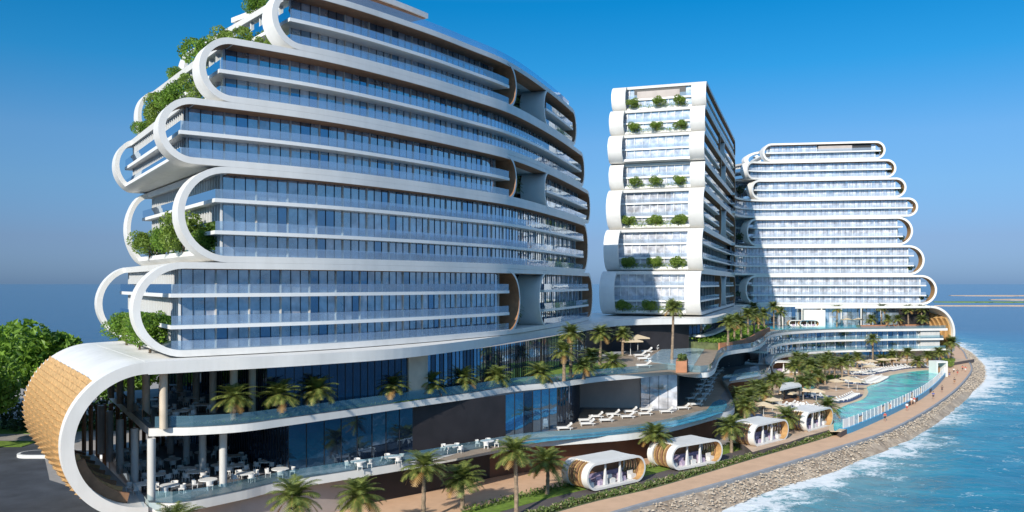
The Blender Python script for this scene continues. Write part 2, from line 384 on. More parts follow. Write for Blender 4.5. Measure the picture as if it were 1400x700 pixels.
    o = ew.build('end_wall', ['glass' if palD is None else palD, 'darkwall', 'white2'], B)
    ef.build('wall_fins', ['trim'], o)

T1 = Curve([(-44, 86.8), (-33, 94), (-22.3, 102.7), (-12.9, 114), (-6.4, 123.5), (.2, 134.5), (7.2, 153), (12.8, 171), (17, 186), (20, 197)])
B1 = thing('hotel_tower', 'largest white hotel tower, nearest on the left, stacked rounded bands with blue glass balconies', 'tower', (-20, 115, 22), group=None)
W1 = Windows(); Wd = 36
Z1 = [22.0, 32.4, 43.2, 50.5, 57.8, 65.2]
gp = lambda a, b: (T1.spx(a), T1.spx(b))
specs = [(3, 181, 810, gp(711, 737)), (3, 241, 804, None), (2, 215, 807, gp(706, 744)), (2, 271, 799, None), (2, 371, 788, gp(706, 743))]
T1info = []
for i, (n, pl, pr, g) in enumerate(specs):
    sL, sR = T1.spx(pl), T1.spx(pr); T1info.append((Z1[i], Z1[i + 1], sL, sR, g))
    tier(B1, W1, T1, Wd, Z1[i], Z1[i + 1], n, sL, sR, gap=g, endfin=1.0 if i < 3 else 2.6, mL=1 if i > 1 else 0, gw=(1.6, 1.9, 2.3, 2.5, 2.7)[i])
# roof: balustrade, set back pavilion with thin canopy
sL, sR = T1info[4][2], T1info[4][3]
m = MB(); wall(m, T1, sL + 6, sR - 5, .5, 65.2, 66.4); m.build('balustrade', ['rail'], B1)
m = MB(); sbox(m, T1, sL + 12, T1.spx(622), 5, 30, 69.0, 69.7); o = m.build('canopy', ['white'], B1)
m = MB(); sbox(m, T1, sL + 12.3, T1.spx(621), 5.3, 29, 68.9, 68.99); m.build('soffit', ['brown'], o)
m = MB(); sbox(m, T1, sL + 15, T1.spx(600), 9, 28, 65.2, 68.9); m.build('pavilion', ['glassd'], B1)
W1.flush(B1, ['glass', 'glassc', 'glassb'])

# second tower: narrow end towards the camera, long side in shade
T2 = Curve([(41.5, 191), (49.5, 215), (60.5, 247), (71, 277), (79, 300)]); S2 = T2.spx(965)
B2 = thing('hotel_tower', 'narrow white hotel tower in the middle whose end has leafy bushes on stacked terraces', 'tower', (40, 225, 22))
W2 = Windows()
ZZ = [22.3, 33.2, 44.1, 54.6, 61.6, 69.0, 75.8, 82.6]
off = [-14.5, -9.5, -6.5, -3.2, -4.6, -2.8, 0]
T2info = []
for i in range(7):
    n = 3 if i < 3 else 2; sL = S2 + off[i]; T2info.append((ZZ[i], ZZ[i + 1], sL))
    g = (T2.spx(986.5), T2.spx(992)) if i in (0, 2, 4) else None
    if i == 5: g = (T2.spx(985), T2.spx(990.5))
    tier(B2, W2, T2, 24.6, ZZ[i], ZZ[i + 1], n, sL, T2.L + 9, gap=g, ringL=3.7, slabx=.6, endfin=2.0, pal=(0, 2, 1), bowl=(246, 270), topa=104, palD='glassg', rm='raill')
m = MB(); sbox(m, T2, S2 + 3.0, S2 + 3.3, 5.5, 19.0, 79.2, 81.7); m.build('recess_shade', ['darkm'], B2); m = MB(); sbox(m, T2, S2 + 2.8, S2 + 2.98, 7.0, 18.2, 79.2, 81.1); m.build('recess_screen', ['greywall'], B2)  # flat dark panel stands in for the shade inside the open top storey
m = MB(); sbox(m, T2, S2 + 10, S2 + 60, 4, 20, 82.6, 84.0); m.build('roof_plant', ['greywall'], B2)
W2.flush(B2, ['glassd', 'glass', 'glassb'])

# third tower, facing the camera, joined to the second by curved floors
T3 = Curve([(77.5, 292), (80.5, 303), (85.5, 311), (93, 315), (105, 314), (130, 310), (156, 306), (170, 304)])
B3 = thing('hotel_tower', 'farthest white hotel tower on the right, its front in full sun above the upper pool', 'tower', (120, 320, 22))
W3 = Windows()
T3L = [1019, None, 1021, None, 1027, 1021, 1042]; T3R = [1281, 1264, 1248, 1255, 1239, 1225, 1210]
T3info = []
for i in range(7):
    n = 3 if i < 3 else 2; j = T3L[i] is None
    sL = 0 if j else T3.spx(T3L[i]); sR = T3.spx(T3R[i]); T3info.append((ZZ[i], ZZ[i + 1], sL, sR))
    tier(B3, W3, T3, 22, ZZ[i], ZZ[i + 1], n, sL, sR, ringL=3, ringR=4.5, openR=True, slabx=2.0, pal=(0, 1, 2), joinL=j, palD='glassg', rm='raill')
m = MB(); sbox(m, T3, T3.spx(1118), T3.spx(1192), 1.2, 1.5, 79.4, 81.8); m.build('recess_shade', ['darkm'], B3); m = MB(); sbox(m, T3, T3.spx(1119), T3.spx(1165), 1.0, 1.18, 79.4, 81.4); m.build('recess_screen', ['greywall'], B3)  # dark sheet again paints the shade of a top-storey opening
for i in (0, 2, 4):                                # recessed link floors between the rings and the second tower
    m = MB(); k = 3 if i < 3 else 2; h_ = (ZZ[i + 1] - ZZ[i]) / k
    for q in range(k + 1): sbox(m, T3, 0, T3info[i][2] + 5, 5, 20, ZZ[i] + q * h_ - (.3 if q else 0), ZZ[i] + q * h_ + .3 - (.02 if q == k else 0))
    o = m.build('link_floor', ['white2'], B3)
    m = MB(); wall(m, T3, 0, T3info[i][2] + 5, 7, ZZ[i] + .3, ZZ[i + 1] - .3); m.build('pane', ['glass'], o)
W3.flush(B3, ['glassg', 'glassg', 'glassc'], ('frame', 'trim'))

# ------------------------------------------------------------------ ground and water
LINNER = [(-62, 28), (-30, 64), (5.7, 103.2), (20.1, 115.8), (39.5, 135.3), (61.7, 157.8), (78.2, 180), (100.4, 212), (124.3, 247.7), (148, 287.5), (173, 332), (196, 374), (205, 420)]
LOUTER = [(-50, 30), (-20, 70), (12.5, 103.2), (31, 120), (56.7, 145), (69, 157.5), (84, 176), (103, 202), (124, 233), (150, 275), (170, 315), (191, 358), (207, 400), (213, 440)]
cin, cout = Curve(LINNER), Curve(LOUTER)
SH = [(-25, 50)] + [G(*p, .1) for p in ((975, 703), (1058, 668), (1150, 640), (1196, 611), (1215, 592), (1275, 562), (1318, 541), (1343, 522), (1346, 503))] + [(183, 330), (202, 372), (219, 420), (224, 470)]
csh = Curve(SH)
def samp(c, n=160): return [c.at(c.L * i / n)[0] for i in range(n + 1)]
IN, OUT, SHO = samp(cin), samp(cout), samp(csh)
BACK = [(205, 470), (60, 480), (-220, 360), (-330, 240), (-330, 28)]
m = MB(); m.prism([tuple(p) for p in cin.p] + BACK, .5, 2.0); struct('ground', m, ['sidewalk'])
m = MB(); pts = [tuple(p) for p in OUT]; inn = [tuple(p) for p in IN]
m.loft([[(a.x, a.y, 1.0), (a.x, a.y, 2.012), (b.x, b.y, 2.012), (b.x, b.y, 1.0)] for a, b in zip(IN, OUT)], 0); struct('promenade', m, ['tan'])
m = MB(); secs = []
for i in range(161):
    p, t = cout.at(cout.L * i / 160); n = Vector((t.y, -t.x)); secs.append([(p.x, p.y, 0.2), (p.x, p.y, 2.16), (p.x + n.x * .45, p.y + n.y * .45, 2.12), (p.x + n.x * .5, p.y + n.y * .5, 0.2)])
m.loft(secs, 0); struct('kerb', m, ['kerb'])
# pebble beach: slopes from the kerb wall to below the water
SHO2 = [csh.at(csh.L * i / 900)[0] for i in range(901)]
m = MB(); secs = []; nr = random.Random(3)
from mathutils import noise as mn
for i in range(241):
    a = cout.at(cout.L * i / 240)[0]; 
    b = min(SHO2, key=lambda q: (q - a).length); k_ = max(3.0, (b - a).length); b = a + (Vector((cout.at(cout.L * i / 240)[1].y, -cout.at(cout.L * i / 240)[1].x)) * .6 + (b - a).normalized() * .4).normalized() * k_
    row = []
    for j in range(15):
        t = j / 14; q = a.lerp(b, t * 1.75)
        z = 1.85 * (1 - t * 1.75) + .02 + .10 * mn.noise(Vector((q.x * .2, q.y * .2, 0))) + .04 * mn.noise(Vector((q.x * 1.6, q.y * 1.6, 3)))
        row.append((q.x, q.y, z))
    secs.append(row)
m.loft(secs, 0, cap=False, closed=False)
b_ = bpy.data.materials.new('pebbles'); b_.use_nodes = True; n_ = b_.node_tree; pb = n_.nodes['Principled BSDF']; g_ = n_.nodes.new('ShaderNodeNewGeometry')
v1 = n_.nodes.new('ShaderNodeTexVoronoi'); v1.inputs['Scale'].default_value = 1.8; n_.links.new(g_.outputs['Position'], v1.inputs['Vector'])
t1 = n_.nodes.new('ShaderNodeTexNoise'); t1.inputs['Scale'].default_value = .25; t1.inputs['Detail'].default_value = 6; n_.links.new(g_.outputs['Position'], t1.inputs['Vector'])
rr1 = n_.nodes.new('ShaderNodeValToRGB'); n_.links.new(v1.outputs['Color'], rr1.inputs[0]); rr1.color_ramp.elements[0].color = (.29, .235, .18, 1); rr1.color_ramp.elements[1].color = (.54, .45, .35, 1)
rr2 = n_.nodes.new('ShaderNodeValToRGB'); n_.links.new(t1.outputs[0], rr2.inputs[0]); rr2.color_ramp.elements[0].position = .35; rr2.color_ramp.elements[1].position = .65
rr2.color_ramp.elements[0].color = (.75, .7, .66, 1); rr2.color_ramp.elements[1].color = (1.15, 1.12, 1.08, 1)
mm = n_.nodes.new('ShaderNodeMix'); mm.data_type = 'RGBA'; mm.blend_type = 'MULTIPLY'; mm.inputs[0].default_value = 1
n_.links.new(rr1.outputs[0], mm.inputs[6]); n_.links.new(rr2.outputs[0], mm.inputs[7]); n_.links.new(mm.outputs[2], pb.inputs['Base Color']); pb.inputs['Roughness'].default_value = .85
bp = n_.nodes.new('ShaderNodeBump'); bp.inputs['Strength'].default_value = .5; bp.inputs['Distance'].default_value = .12; n_.links.new(v1.outputs['Distance'], bp.inputs['Height']); bp.invert = True; n_.links.new(bp.outputs[0], pb.inputs['Normal'])
MATS['pebbles'] = b_
struct('beach', m, ['pebbles'])
RK = MB(); rr_ = random.Random(12)
for i in range(7500):
    q = rr_.random() ** 1.5 * cout.L * .93; p_, t_ = cout.at(q); nn_ = Vector((t_.y, -t_.x)); k_ = min((v - p_).length for v in SHO2[::6]); u_ = rr_.random(); c_ = p_ + nn_ * (.7 + u_ * max(1, k_ - .4)); z_ = 1.9 * (1 - u_ * .95); s_ = rr_.uniform(.08, .27) * (1.35 if rr_.random() < .1 else 1)
    ax = [Vector((rr_.uniform(-1, 1), rr_.uniform(-1, 1), rr_.uniform(-.3, .3))).normalized() * s_]; ax.append(ax[0].cross(Vector((0, 0, 1))).normalized() * s_ * rr_.uniform(.5, .9)); ax.append(Vector((0, 0, s_ * rr_.uniform(.4, .7)))); c3 = Vector((c_.x, c_.y, z_))
    RK.add([c3 + ax[0], c3 + ax[1], c3 - ax[0], c3 - ax[1], c3 + ax[2] + ax[0] * .35, c3 + ax[2] * .9 - ax[0] * .4 + ax[1] * .2], [(0, 1, 4), (1, 5, 4), (1, 2, 5), (2, 3, 5), (3, 4, 5), (3, 0, 4)], 0 if rr_.random() < .7 else 1)
mat('rock', (.40, .33, .255), .9, noise=(2, .35)); mat('rockl', (.50, .425, .335), .9, noise=(2, .2)); struct('pebbles', RK, ['rock', 'rockl'], 'stuff')
# the sea: one sheet to the horizon, fine near the shore; 'shore' = metres from the waterline
def seg_dist(x, y, P):
    best = 1e9; sgn = 1
    for a, b in zip(P, P[1:]):
        dx, dy = b.x - a.x, b.y - a.y; t = max(0, min(1, ((x - a.x) * dx + (y - a.y) * dy) / (dx * dx + dy * dy)))
        ex, ey = x - a.x - t * dx, y - a.y - t * dy; d = ex * ex + ey * ey
        if d < best: best = d; sgn = 1 if (dx * (y - a.y) - dy * (x - a.x)) < 0 else -1
    return math.sqrt(best) * sgn
xs = [-60000, -8000, -1500, -500, -150, -40] + [-20 + 4 * i for i in range(90)] + [360, 420, 520, 700, 1100, 2200, 6000, 20000, 60000]
ys = [-2000, -200, 20] + [50 + 4 * i for i in range(115)] + [530, 600, 700, 900, 1300, 2000, 4000, 9000, 20000, 60000]
SC = [Vector(p) for p in SH]; SCd = [csh.at(csh.L * i / 60)[0] for i in range(61)]
V = []; A = []
for y in ys:
    for x in xs:
        d = seg_dist(x, y, SCd) if (-30 < x < 420 and 40 < y < 600) else 400
        z = 0
        if -20 <= x <= 336 and 50 <= y <= 506: z = .22 * mn.noise(Vector((x * .12, y * .12, 0))) * min(1, max(0, d / 20))
        V.append((x, y, z)); A.append(max(-5, d))
nx = len(xs); Fc = [(j * nx + i, j * nx + i + 1, (j + 1) * nx + i + 1, (j + 1) * nx + i) for j in range(len(ys) - 1) for i in range(nx - 1)]
me = bpy.data.meshes.new('sea'); me.from_pydata(V, [], Fc); at = me.attributes.new('shore', 'FLOAT', 'POINT'); at.data.foreach_set('value', A)
me.polygons.foreach_set('use_smooth', [True] * len(Fc))
sea = bpy.data.objects.new('sea', me); col.objects.link(sea); sea['kind'] = 'structure'
sm = bpy.data.materials.new('sea'); sm.use_nodes = True; n_ = sm.node_tree; pb = n_.nodes['Principled BSDF']; L_ = n_.links.new; N_ = n_.nodes.new
g_ = N_('ShaderNodeNewGeometry'); at_ = N_('ShaderNodeAttribute'); at_.attribute_name = 'shore'
def noise_(scale, det=6, dist=0, rough=.6, sxyz=(1, 1, 1), rz=0):
    mp = N_('ShaderNodeMapping'); mp.inputs['Scale'].default_value = sxyz; mp.inputs['Rotation'].default_value = (0, 0, rz); L_(g_.outputs['Position'], mp.inputs[0])
    t = N_('ShaderNodeTexNoise'); t.inputs['Scale'].default_value = scale; t.inputs['Detail'].default_value = det; t.inputs['Distortion'].default_value = dist; t.inputs['Roughness'].default_value = rough
    L_(mp.outputs[0], t.inputs[0]); return t
def math_(op, a, b=None, c=None, clamp=False):
    q = N_('ShaderNodeMath'); q.operation = op; q.use_clamp = clamp
    for i, v in enumerate((a, b, c)):
        if v is None: continue
        if isinstance(v, (int, float)): q.inputs[i].default_value = v
        else: L_(v, q.inputs[i])
    return q.outputs[0]
def mr(v, a, b, c, d):
    q = N_('ShaderNodeMapRange'); q.clamp = True; L_(v, q.inputs[0])
    for i, k in enumerate((a, b, c, d)): q.inputs[i + 1].default_value = k
    return q.outputs[0]
big = noise_(.035, 5, .6); wob = noise_(.11, 6, 1.0)
dd = math_('ADD', at_.outputs['Fac'], math_('MULTIPLY', math_('SUBTRACT', big.outputs[0], .5), 34))
dn = mr(dd, 0, 130, 0, 1)
cr = N_('ShaderNodeValToRGB'); L_(dn, cr.inputs[0]); E = cr.color_ramp.elements
E[0].position = 0; E[0].color = (.11, .31, .36, 1); E[1].position = 1; E[1].color = (.006, .055, .13, 1)
for p, c in ((.10, (.03, .23, .31, 1)), (.3, (.008, .13, .23, 1)), (.6, (.004, .085, .18, 1))):
    q = E.new(p); q.color = c
# patchy water tone
pat = noise_(.09, 6, .8, .65, (1, 1.6, 1), .6); pr = N_('ShaderNodeValToRGB'); L_(pat.outputs[0], pr.inputs[0]); pr.color_ramp.elements[0].position = .35; pr.color_ramp.elements[1].position = .7
pr.color_ramp.elements[0].color = (.65, .75, .8, 1); pr.color_ramp.elements[1].color = (1.35, 1.3, 1.25, 1)
mc = N_('ShaderNodeMix'); mc.data_type = 'RGBA'; mc.blend_type = 'MULTIPLY'; mc.inputs[0].default_value = 1; L_(cr.outputs[0], mc.inputs[6]); L_(pr.outputs[0], mc.inputs[7])
# foam: broken lacy bands parallel to the shore
fn = noise_(.16, 9, 1.6, .68); lace = noise_(.75, 7, 1.8, .7)
band1 = mr(dd, -2, 17, 1, 0); band2 = math_('MULTIPLY', mr(dd, 12, 20, 0, 1), mr(dd, 20, 42, 1, 0))
lv = math_('ADD', math_('MULTIPLY', band1, .32), math_('MULTIPLY', band2, .10))
fo = math_('ADD', math_('MULTIPLY', fn.outputs[0], .6), math_('MULTIPLY', lace.outputs[0], .4))
fm = mr(math_('ADD', fo, lv), .645, .75, 0, 1)
near = mr(at_.outputs['Fac'], 70, 95, 1, 0); fm = math_('MULTIPLY', fm, near)
mf = N_('ShaderNodeMix'); mf.data_type = 'RGBA'; L_(fm, mf.inputs[0]); L_(mc.outputs[2], mf.inputs[6]); mf.inputs[7].default_value = (.78, .82, .83, 1)
L_(mf.outputs[2], pb.inputs['Base Color']); L_(mr(fm, 0, 1, .16, .8), pb.inputs['Roughness']); pb.inputs['IOR'].default_value = 1.33; pb.inputs['Specular IOR Level'].default_value = .27
w1 = noise_(.35, 6, .5); w2 = noise_(.05, 4, .3)
bh = math_('ADD', math_('MULTIPLY', w1.outputs[0], .5), math_('MULTIPLY', w2.outputs[0], 2.0))
bp = N_('ShaderNodeBump'); bp.inputs['Strength'].default_value = .55; bp.inputs['Distance'].default_value = .8; L_(bh, bp.inputs['Height']); L_(bp.outputs[0], pb.inputs['Normal'])
me.materials.append(sm)
# low sandbanks far out
for i, (px0, px1, py, wd) in enumerate(((1277, 1600, 417.5, 34), (1277, 1420, 412.5, 60), (1355, 1600, 409.5, 140), (1300, 1500, 404, 160))):
    z = .8; m = MB(); a = G(px0, py, z); b = G(px1, py, z); n = 24; P = []
    for k in range(n + 1):
        t = k / n; q = (a[0] + (b[0] - a[0]) * t, a[1]); P.append((q[0], q[1] + wd * .5 * math.sin(math.pi * t) ** .35 * (1 + .5 * mn.noise(Vector((t * 7, i, 0))))))
    for k in range(n, -1, -1):
        t = k / n; q = (a[0] + (b[0] - a[0]) * t, a[1]); P.append((q[0], q[1] - wd * .5 * math.sin(math.pi * t) ** .35 * (1 + .5 * mn.noise(Vector((t * 9, i + 5, 0)))) - .5))
    m.prism(P, -.5, z, 0); struct('sandbank', m, ['sand' if False else 'paving' if i != 1 else 'lawn'])

# left: road, verges, island
def poly(name, pix, z, m_, kind='structure', th=.004, base=2.0):
    m = MB(); m.prism([G(a, b, z) for a, b in pix], base + .0 if False else z - max(th, .03), z); return struct(name, m, [m_], kind)
def plan(name, P, z, m_, kind='structure', th=.05):
    m = MB(); m.prism(P, z - th, z); return struct(name, m, [m_], kind)
plan('road', [(-300, 20), (-30, 40), (-30, 92), (-66, 120), (-84, 150), (-300, 153)], 2.02, 'asphalt')
plan('lawn', [(-300, 157.5), (-84, 157), (-72, 172), (-300, 172)], 2.05, 'lawn')
plan('lawn', [(-120, 143), (-84, 144), (-84, 149), (-120, 150)], 2.12, 'lawn')
o = MB(); pts = []
for k in range(28):
    a = 2 * math.pi * k / 28; sx2 = 1 if math.cos(a) > 0 else -1; pts.append((-71 + sx2 * 7 + 2.3 * math.cos(a), 137 + 2.3 * math.sin(a)))
o.prism(pts, 2.0, 2.5, 0); pin = [(-71 + (x + 71) * .95, 137 + (y - 137) * .78) for x, y in pts]; o.prism(pin, 2.5, 2.56, 1); struct('traffic_island', o, ['white', 'asphalt'])
for k in range(9):                                    # dashed lane marks
    pass
# strips along the promenade
def strip(name, a, b, z, m_, s0=0, s1=None, kind='structure', th=.05):
    m = MB(); s1 = s1 or cin.L; m.loft([[cin.W(q, a, z - th), cin.W(q, a, z), cin.W(q, b, z), cin.W(q, b, z - th)] for q in srange(s0, s1, 2.5)], 0); return struct(name, m, [m_], kind)
sEnd = cin.spx(1152)
strip('path', 1.5, 5.2, 2.03, 'path', 0, sEnd); strip('flower_bed', .1, 1.5, 2.06, 'soil', 0, sEnd)
strip('lawn', 5.2, 8.6, 2.07, 'lawn', 0, sEnd, kind='structure')
strip('terrace', 8.6, 24, 2.04, 'tan', 0, cin.spx(1010))
# pool deck and big pool
DK = [G(*p, 3.0) for p in ((1000, 600), (1003, 575), (1040, 545), (1046, 512), (1062, 498))] + [(98, 300), (150, 306), (166, 302)] + [G(*p, 3.0) for p in ((1296, 497), (1292, 508), (1273, 531), (1250, 546), (1205, 566), (1164, 583), (1149, 591), (1140, 586), (1100, 597), (1080, 604), (1029, 618), (1018, 609))]
m = MB(); m.prism(DK, 1.9, 3.0, 0, 1); struct('pool_deck', m, ['path', 'paving'])
PW = [G(*p, 3.03) for p in ((1141, 562), (1160, 553), (1180, 546), (1187, 537), (1186, 529), (1203, 523), (1216, 514), (1235, 510), (1251, 507.7), (1274, 506), (1288, 508), (1284, 513), (1270, 527), (1250, 540), (1205, 560.5), (1164, 578), (1149, 585.5), (1140, 588))]
PWs = [tuple(p) for p in spl(PW + [PW[0]], 4)][:-1]
plan('pool_water', PWs, 3.05, 'pool_turq', th=.04)
m = MB(); cx_ = sum(p[0] for p in PWs) / len(PWs); cy_ = sum(p[1] for p in PWs) / len(PWs)
n = len(PWs)
def offs(P, d):
    out = []
    for i in range(len(P)):
        a, b = Vector(P[i - 1]), Vector(P[(i + 1) % len(P)]); t = (b - a).normalized(); out.append((P[i][0] + t.y * d, P[i][1] - t.x * d))
    return out
A_ = sum(PWs[i][0] * PWs[(i + 1) % n][1] - PWs[(i + 1) % n][0] * PWs[i][1] for i in range(n)); sg = 1 if A_ > 0 else -1
po = offs(PWs, sg * .9)
m.loft([[(*PWs[i % n], 2.98), (*PWs[i % n], 3.10), (*po[i % n], 3.10), (*po[i % n], 2.98)] for i in range(n + 1)], 0, cap=False); struct('pool_coping', m, ['cream'])
poly('pool_water', ((1058, 521), (1068, 517), (1080, 516), (1094, 519), (1100, 524), (1113, 526), (1114, 531), (1090, 531), (1070, 528)), 3.06, 'pool_turq')

# ------------------------------------------------------------------ podium of the first two towers
BP = thing('podium_building', 'white podium under the left towers, ending in a giant arch clad in wooden lattice', 'podium', (-10, 110, 2))
WP = Windows()
PR = Curve([(-44.3, 82), (-34.4, 89), (-26, 94.9)], smooth=False)      # the straight start of the podium front
RO = 8.05; ZC = 13.85
SP = PR.spx(79)
f = MB(); PW_ = 35.0
ring(f, PR, SP + RO, ZC, RO, RO - 1.2, 0, 1.6, 90, 270, n=40)
ring(f, PR, SP + RO, ZC, RO, RO - 1.2, PW_ - 1.6, PW_, 90, 270, n=40)
ring(f, PR, SP + RO, ZC, RO - .02, RO - 1.15, 1.6, PW_ - 1.6, 90, 128, n=16)
ring(f, PR, SP + RO, ZC, RO - .02, RO - 1.15, 1.6, PW_ - 1.6, 248, 270, n=8)
f.build('arch', ['white'], BP, smooth=True)
# wooden lattice: nine curved ridged strips with a scoop per cell
for k in range(9):
    f = MB(); wa = 1.9 + k * (PW_ - 3.6) / 9; wb = wa + (PW_ - 3.6) / 9; na = 26
    for i in range(na):
        a0 = R(128 + (246 - 128) * i / na); a1 = R(128 + (246 - 128) * (i + 1) / na)
        def PT(a, w_, ro): return PR.W(SP + RO + ro * math.cos(a), w_, ZC + ro * math.sin(a))
        ro0 = RO - .30; hi = RO + .40
        # a tilted scale: low at wa, high at wb, slightly lifted at its lower lip
        p = [PT(a0, wa, ro0), PT(a0, wb - .12, hi), PT(a1, wb - .12, hi - .32), PT(a1, wa, ro0 - .12)]
        q = [PT(a0, wa, ro0 - .25), PT(a0, wb - .12, hi - .35), PT(a1, wb - .12, hi - .67), PT(a1, wa, ro0 - .37)]
        f.hexa(q + p)
    f.build('lattice_strip', ['wood'], BP)
# inside of the arch: wood steps
for k in range(9):
    f = MB(); wa = 2 + k * 3.4
    ring(f, PR, SP + RO, ZC, RO - 1.2, RO - 2.2 + .03 * k, wa, wa + .5, 196, 256, n=12); f.build('step_rib', ['wood' if k % 2 else 'brown'], BP)
P2 = [tuple(PR.W(SP + RO, 0, 0)[:2]), (-32.0, 90.6), (-28.3, 93), (-21.4, 98.3), (-13.8, 106), (-6.3, 119.5), (0, 135), (8, 154), (16.4, 172), (20.5, 181.5), (26.2, 189.6), (35, 194), (44.9, 197), (49.5, 204), (57, 225), (66, 252), (76, 281), (84, 303)]
C2 = Curve(P2)
bk = PR.W(SP + RO, PW_, 0)
roof = [tuple(p) for p in C2.p] + [(74, 312), (40, 240), (0, 225), (-20, 190), tuple(bk[:2])]
m = MB(); m.prism(roof, 20.62, 21.9); m.build('roof_slab', ['white'], BP)
# mid level (garden terrace) and lower level (dining terrace)
PX = lambda L, z: [G(a, b, z) for a, b in L]
P1 = [(-38.6, 89.5)] + PX([(235, 595), (262, 594.5), (330, 590), (396, 581), (500, 566), (560, 557), (650, 544), (700, 535.5), (760, 529.5), (820, 521.5), (874, 516.5), (917, 511.8), (936, 514.5)], 13.8) + [(32.9, 145.5), (36.5, 152), (47.4, 188), (59.3, 205), (69.4, 230)]
K1 = Curve(P1)
mid = [tuple(p) for p in K1.p] + [(76, 262), (80, 300), (60, 240), (38, 200), (16, 175), (0, 160), (-20, 130), (-50, 126), (-57, 119)]
# the terrace slab stops short of the towers: fill behind is the building itself
m = MB(); m.prism(mid, 13.75, 14.6, 0, 1); m.build('terrace_slab', ['white', 'floor'], BP)
P0 = PX([(204, 699), (250, 699), (330, 683), (396, 668), (560, 641), (700, 615), (732, 610.5), (750, 609.5), (814, 605), (871, 599.5), (925, 588), (975, 574)], 6.4) + [(38.8, 150), (41, 155), (43, 164), (45.5, 176), (50, 197), (61.8, 209), (69, 224), (72.5, 240), (82, 263), (98, 279)]
K0 = Curve(P0)
low = [tuple(p) for p in K0.p] + [(96, 286), (60, 260), (30, 210), (0, 160), (-20, 130), (-50, 127), (-57, 118)]
m = MB(); m.prism(low, 6.35, 7.3, 0, 1); m.build('terrace_slab', ['white', 'floor'], BP)
def pline(name, P, w0, w1, z0, z1, m_, parent=BP, par=None, s0=0, s1=None, smooth=True, off=0):
    C = P if isinstance(P, Curve) else Curve(P, smooth); m = MB(); sbox(m, C, s0, s1 or C.L, w0, w1, z0, z1, 0, 2.0); return m.build(name, [m_], parent)
def rail(C, s0, s1, w_, z, h=1.15, m_='railc'):
    m = MB(); wall(m, C, s0, s1, w_, z, z + h); m.build('balustrade', [m_], BP)
rail(K1, .5, K1.L - 2, .35, 14.6, 1.2); rail(K0, .5, K0.L - 20, .3, 7.3, 1.15)
lr = Curve([(-38.9, 89.9), (-56.5, 118.5)], False); 
m = MB(); wall(m, lr, 0, lr.L, -.3, 14.6, 15.8); m.build('balustrade', ['railc'], BP)
ll = Curve([(-37.5, 85), (-57, 117.5)], False)
m = MB(); wall(m, ll, 0, ll.L, -.3, 7.3, 8.4); m.build('balustrade', ['railc'], BP)
# retaining wall under the lower terrace
KB = Curve(P0[1:]); 
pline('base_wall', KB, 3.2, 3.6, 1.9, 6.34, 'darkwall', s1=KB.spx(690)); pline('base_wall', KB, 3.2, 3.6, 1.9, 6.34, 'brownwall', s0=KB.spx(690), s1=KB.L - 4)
m = MB(); m.prism([(-57, 118), (-38, 88.5), (-30, 93), (-20, 105), (-50, 127)], 1.9, 6.34); m.build('base_wall', ['greywall'], BP)
# facades
def facade(P, z0, z1, bw, nm, pal, smooth=True, fins=False, s0=0, s1=None):
    C = P if isinstance(P, Curve) else Curve(P, smooth); s1 = s1 or C.L; nb = max(1, round((s1 - s0) / bw)); d = (s1 - s0) / nb
    for i in range(nb): WP.add(C, s0 + d * i, s0 + d * (i + 1), 0, z0, z1, nm=nm, fin=fins, pal=pal)
PB = (2, 2, 2)
# lower level: dining room glass, dark wall, lounge glass, beige wall, glass room
L0 = Curve([(-53, 127), (-42, 117), (-33.7, 107.4), (-26.5, 99.6)], False); facade(L0, 7.3, 13.74, 3.0, 4, PB)
L1 = Curve([(-26.5, 99.6), (-20, 105), (-13.3, 112.5)], True); facade(L1, 7.3, 13.74, 4.4, 2, PB)
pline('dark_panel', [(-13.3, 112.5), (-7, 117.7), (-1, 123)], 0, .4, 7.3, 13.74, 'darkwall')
L2 = Curve([(-1, 123), (3, 127.3), (7.1, 132)]); facade(L2, 7.3, 13.74, 3.6, 2, (0, 0, 2))
L3 = Curve([(7.1, 132), (9.6, 136), (11.3, 143), (12.4, 154.5)]); facade(L3, 7.3, 13.74, 3.5, 4, PB)
pline('recess_wall', [(12.4, 154.5), (23.5, 153.8)], 0, .4, 7.3, 13.74, 'greywall', smooth=False)
L4 = Curve([(23.5, 153.6), (29.9, 152.4)], False); facade(L4, 7.3, 13.74, 3.3, 2, (1, 1, 1))
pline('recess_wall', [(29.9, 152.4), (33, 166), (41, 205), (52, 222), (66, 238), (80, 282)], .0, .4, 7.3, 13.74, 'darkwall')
# mid level
M0 = Curve([(-53, 127), (-42, 117), (-36, 110), (-29, 99.5)], False); facade(M0, 14.6, 20.54, 3.2, 4, PB)
Cm = Curve([(-29, 99.5), (-21, 104), (-12.5, 112.5), (-4.5, 124), (1.5, 137), (8, 153), (15, 170)])
sg0, sg1 = Cm.spx(557), Cm.spx(583); facade(Cm, 14.6, 20.54, 3.2, 3, PB, s1=sg0); facade(Cm, 14.6, 20.54, 3.4, 4, (0, 2, 2), s0=sg1)
m = MB(); sbox(m, Cm, sg0, sg1, -.25, .3, 14.61, 20.54); m.build('pilaster', ['beige'], BP)
M1 = Curve([(15, 170), (22, 190), (42, 200), (47, 207), (55, 228), (64, 255), (74, 283), (82, 304)], False)
pline('dark_panel', Curve([(15, 170), (22, 190), (42, 200)], False), 0, .3, 14.6, 20.54, 'darkwall')
M2 = Curve([(42, 200), (47, 207), (55, 228), (64, 255), (74, 283), (82, 304)]); facade(M2, 14.6, 20.54, 4, 2, PB)
m = MB(); sbox(m, M2, 2, M2.L, -2.2, .5, 17.3, 17.8); m.build('canopy', ['white'], BP)
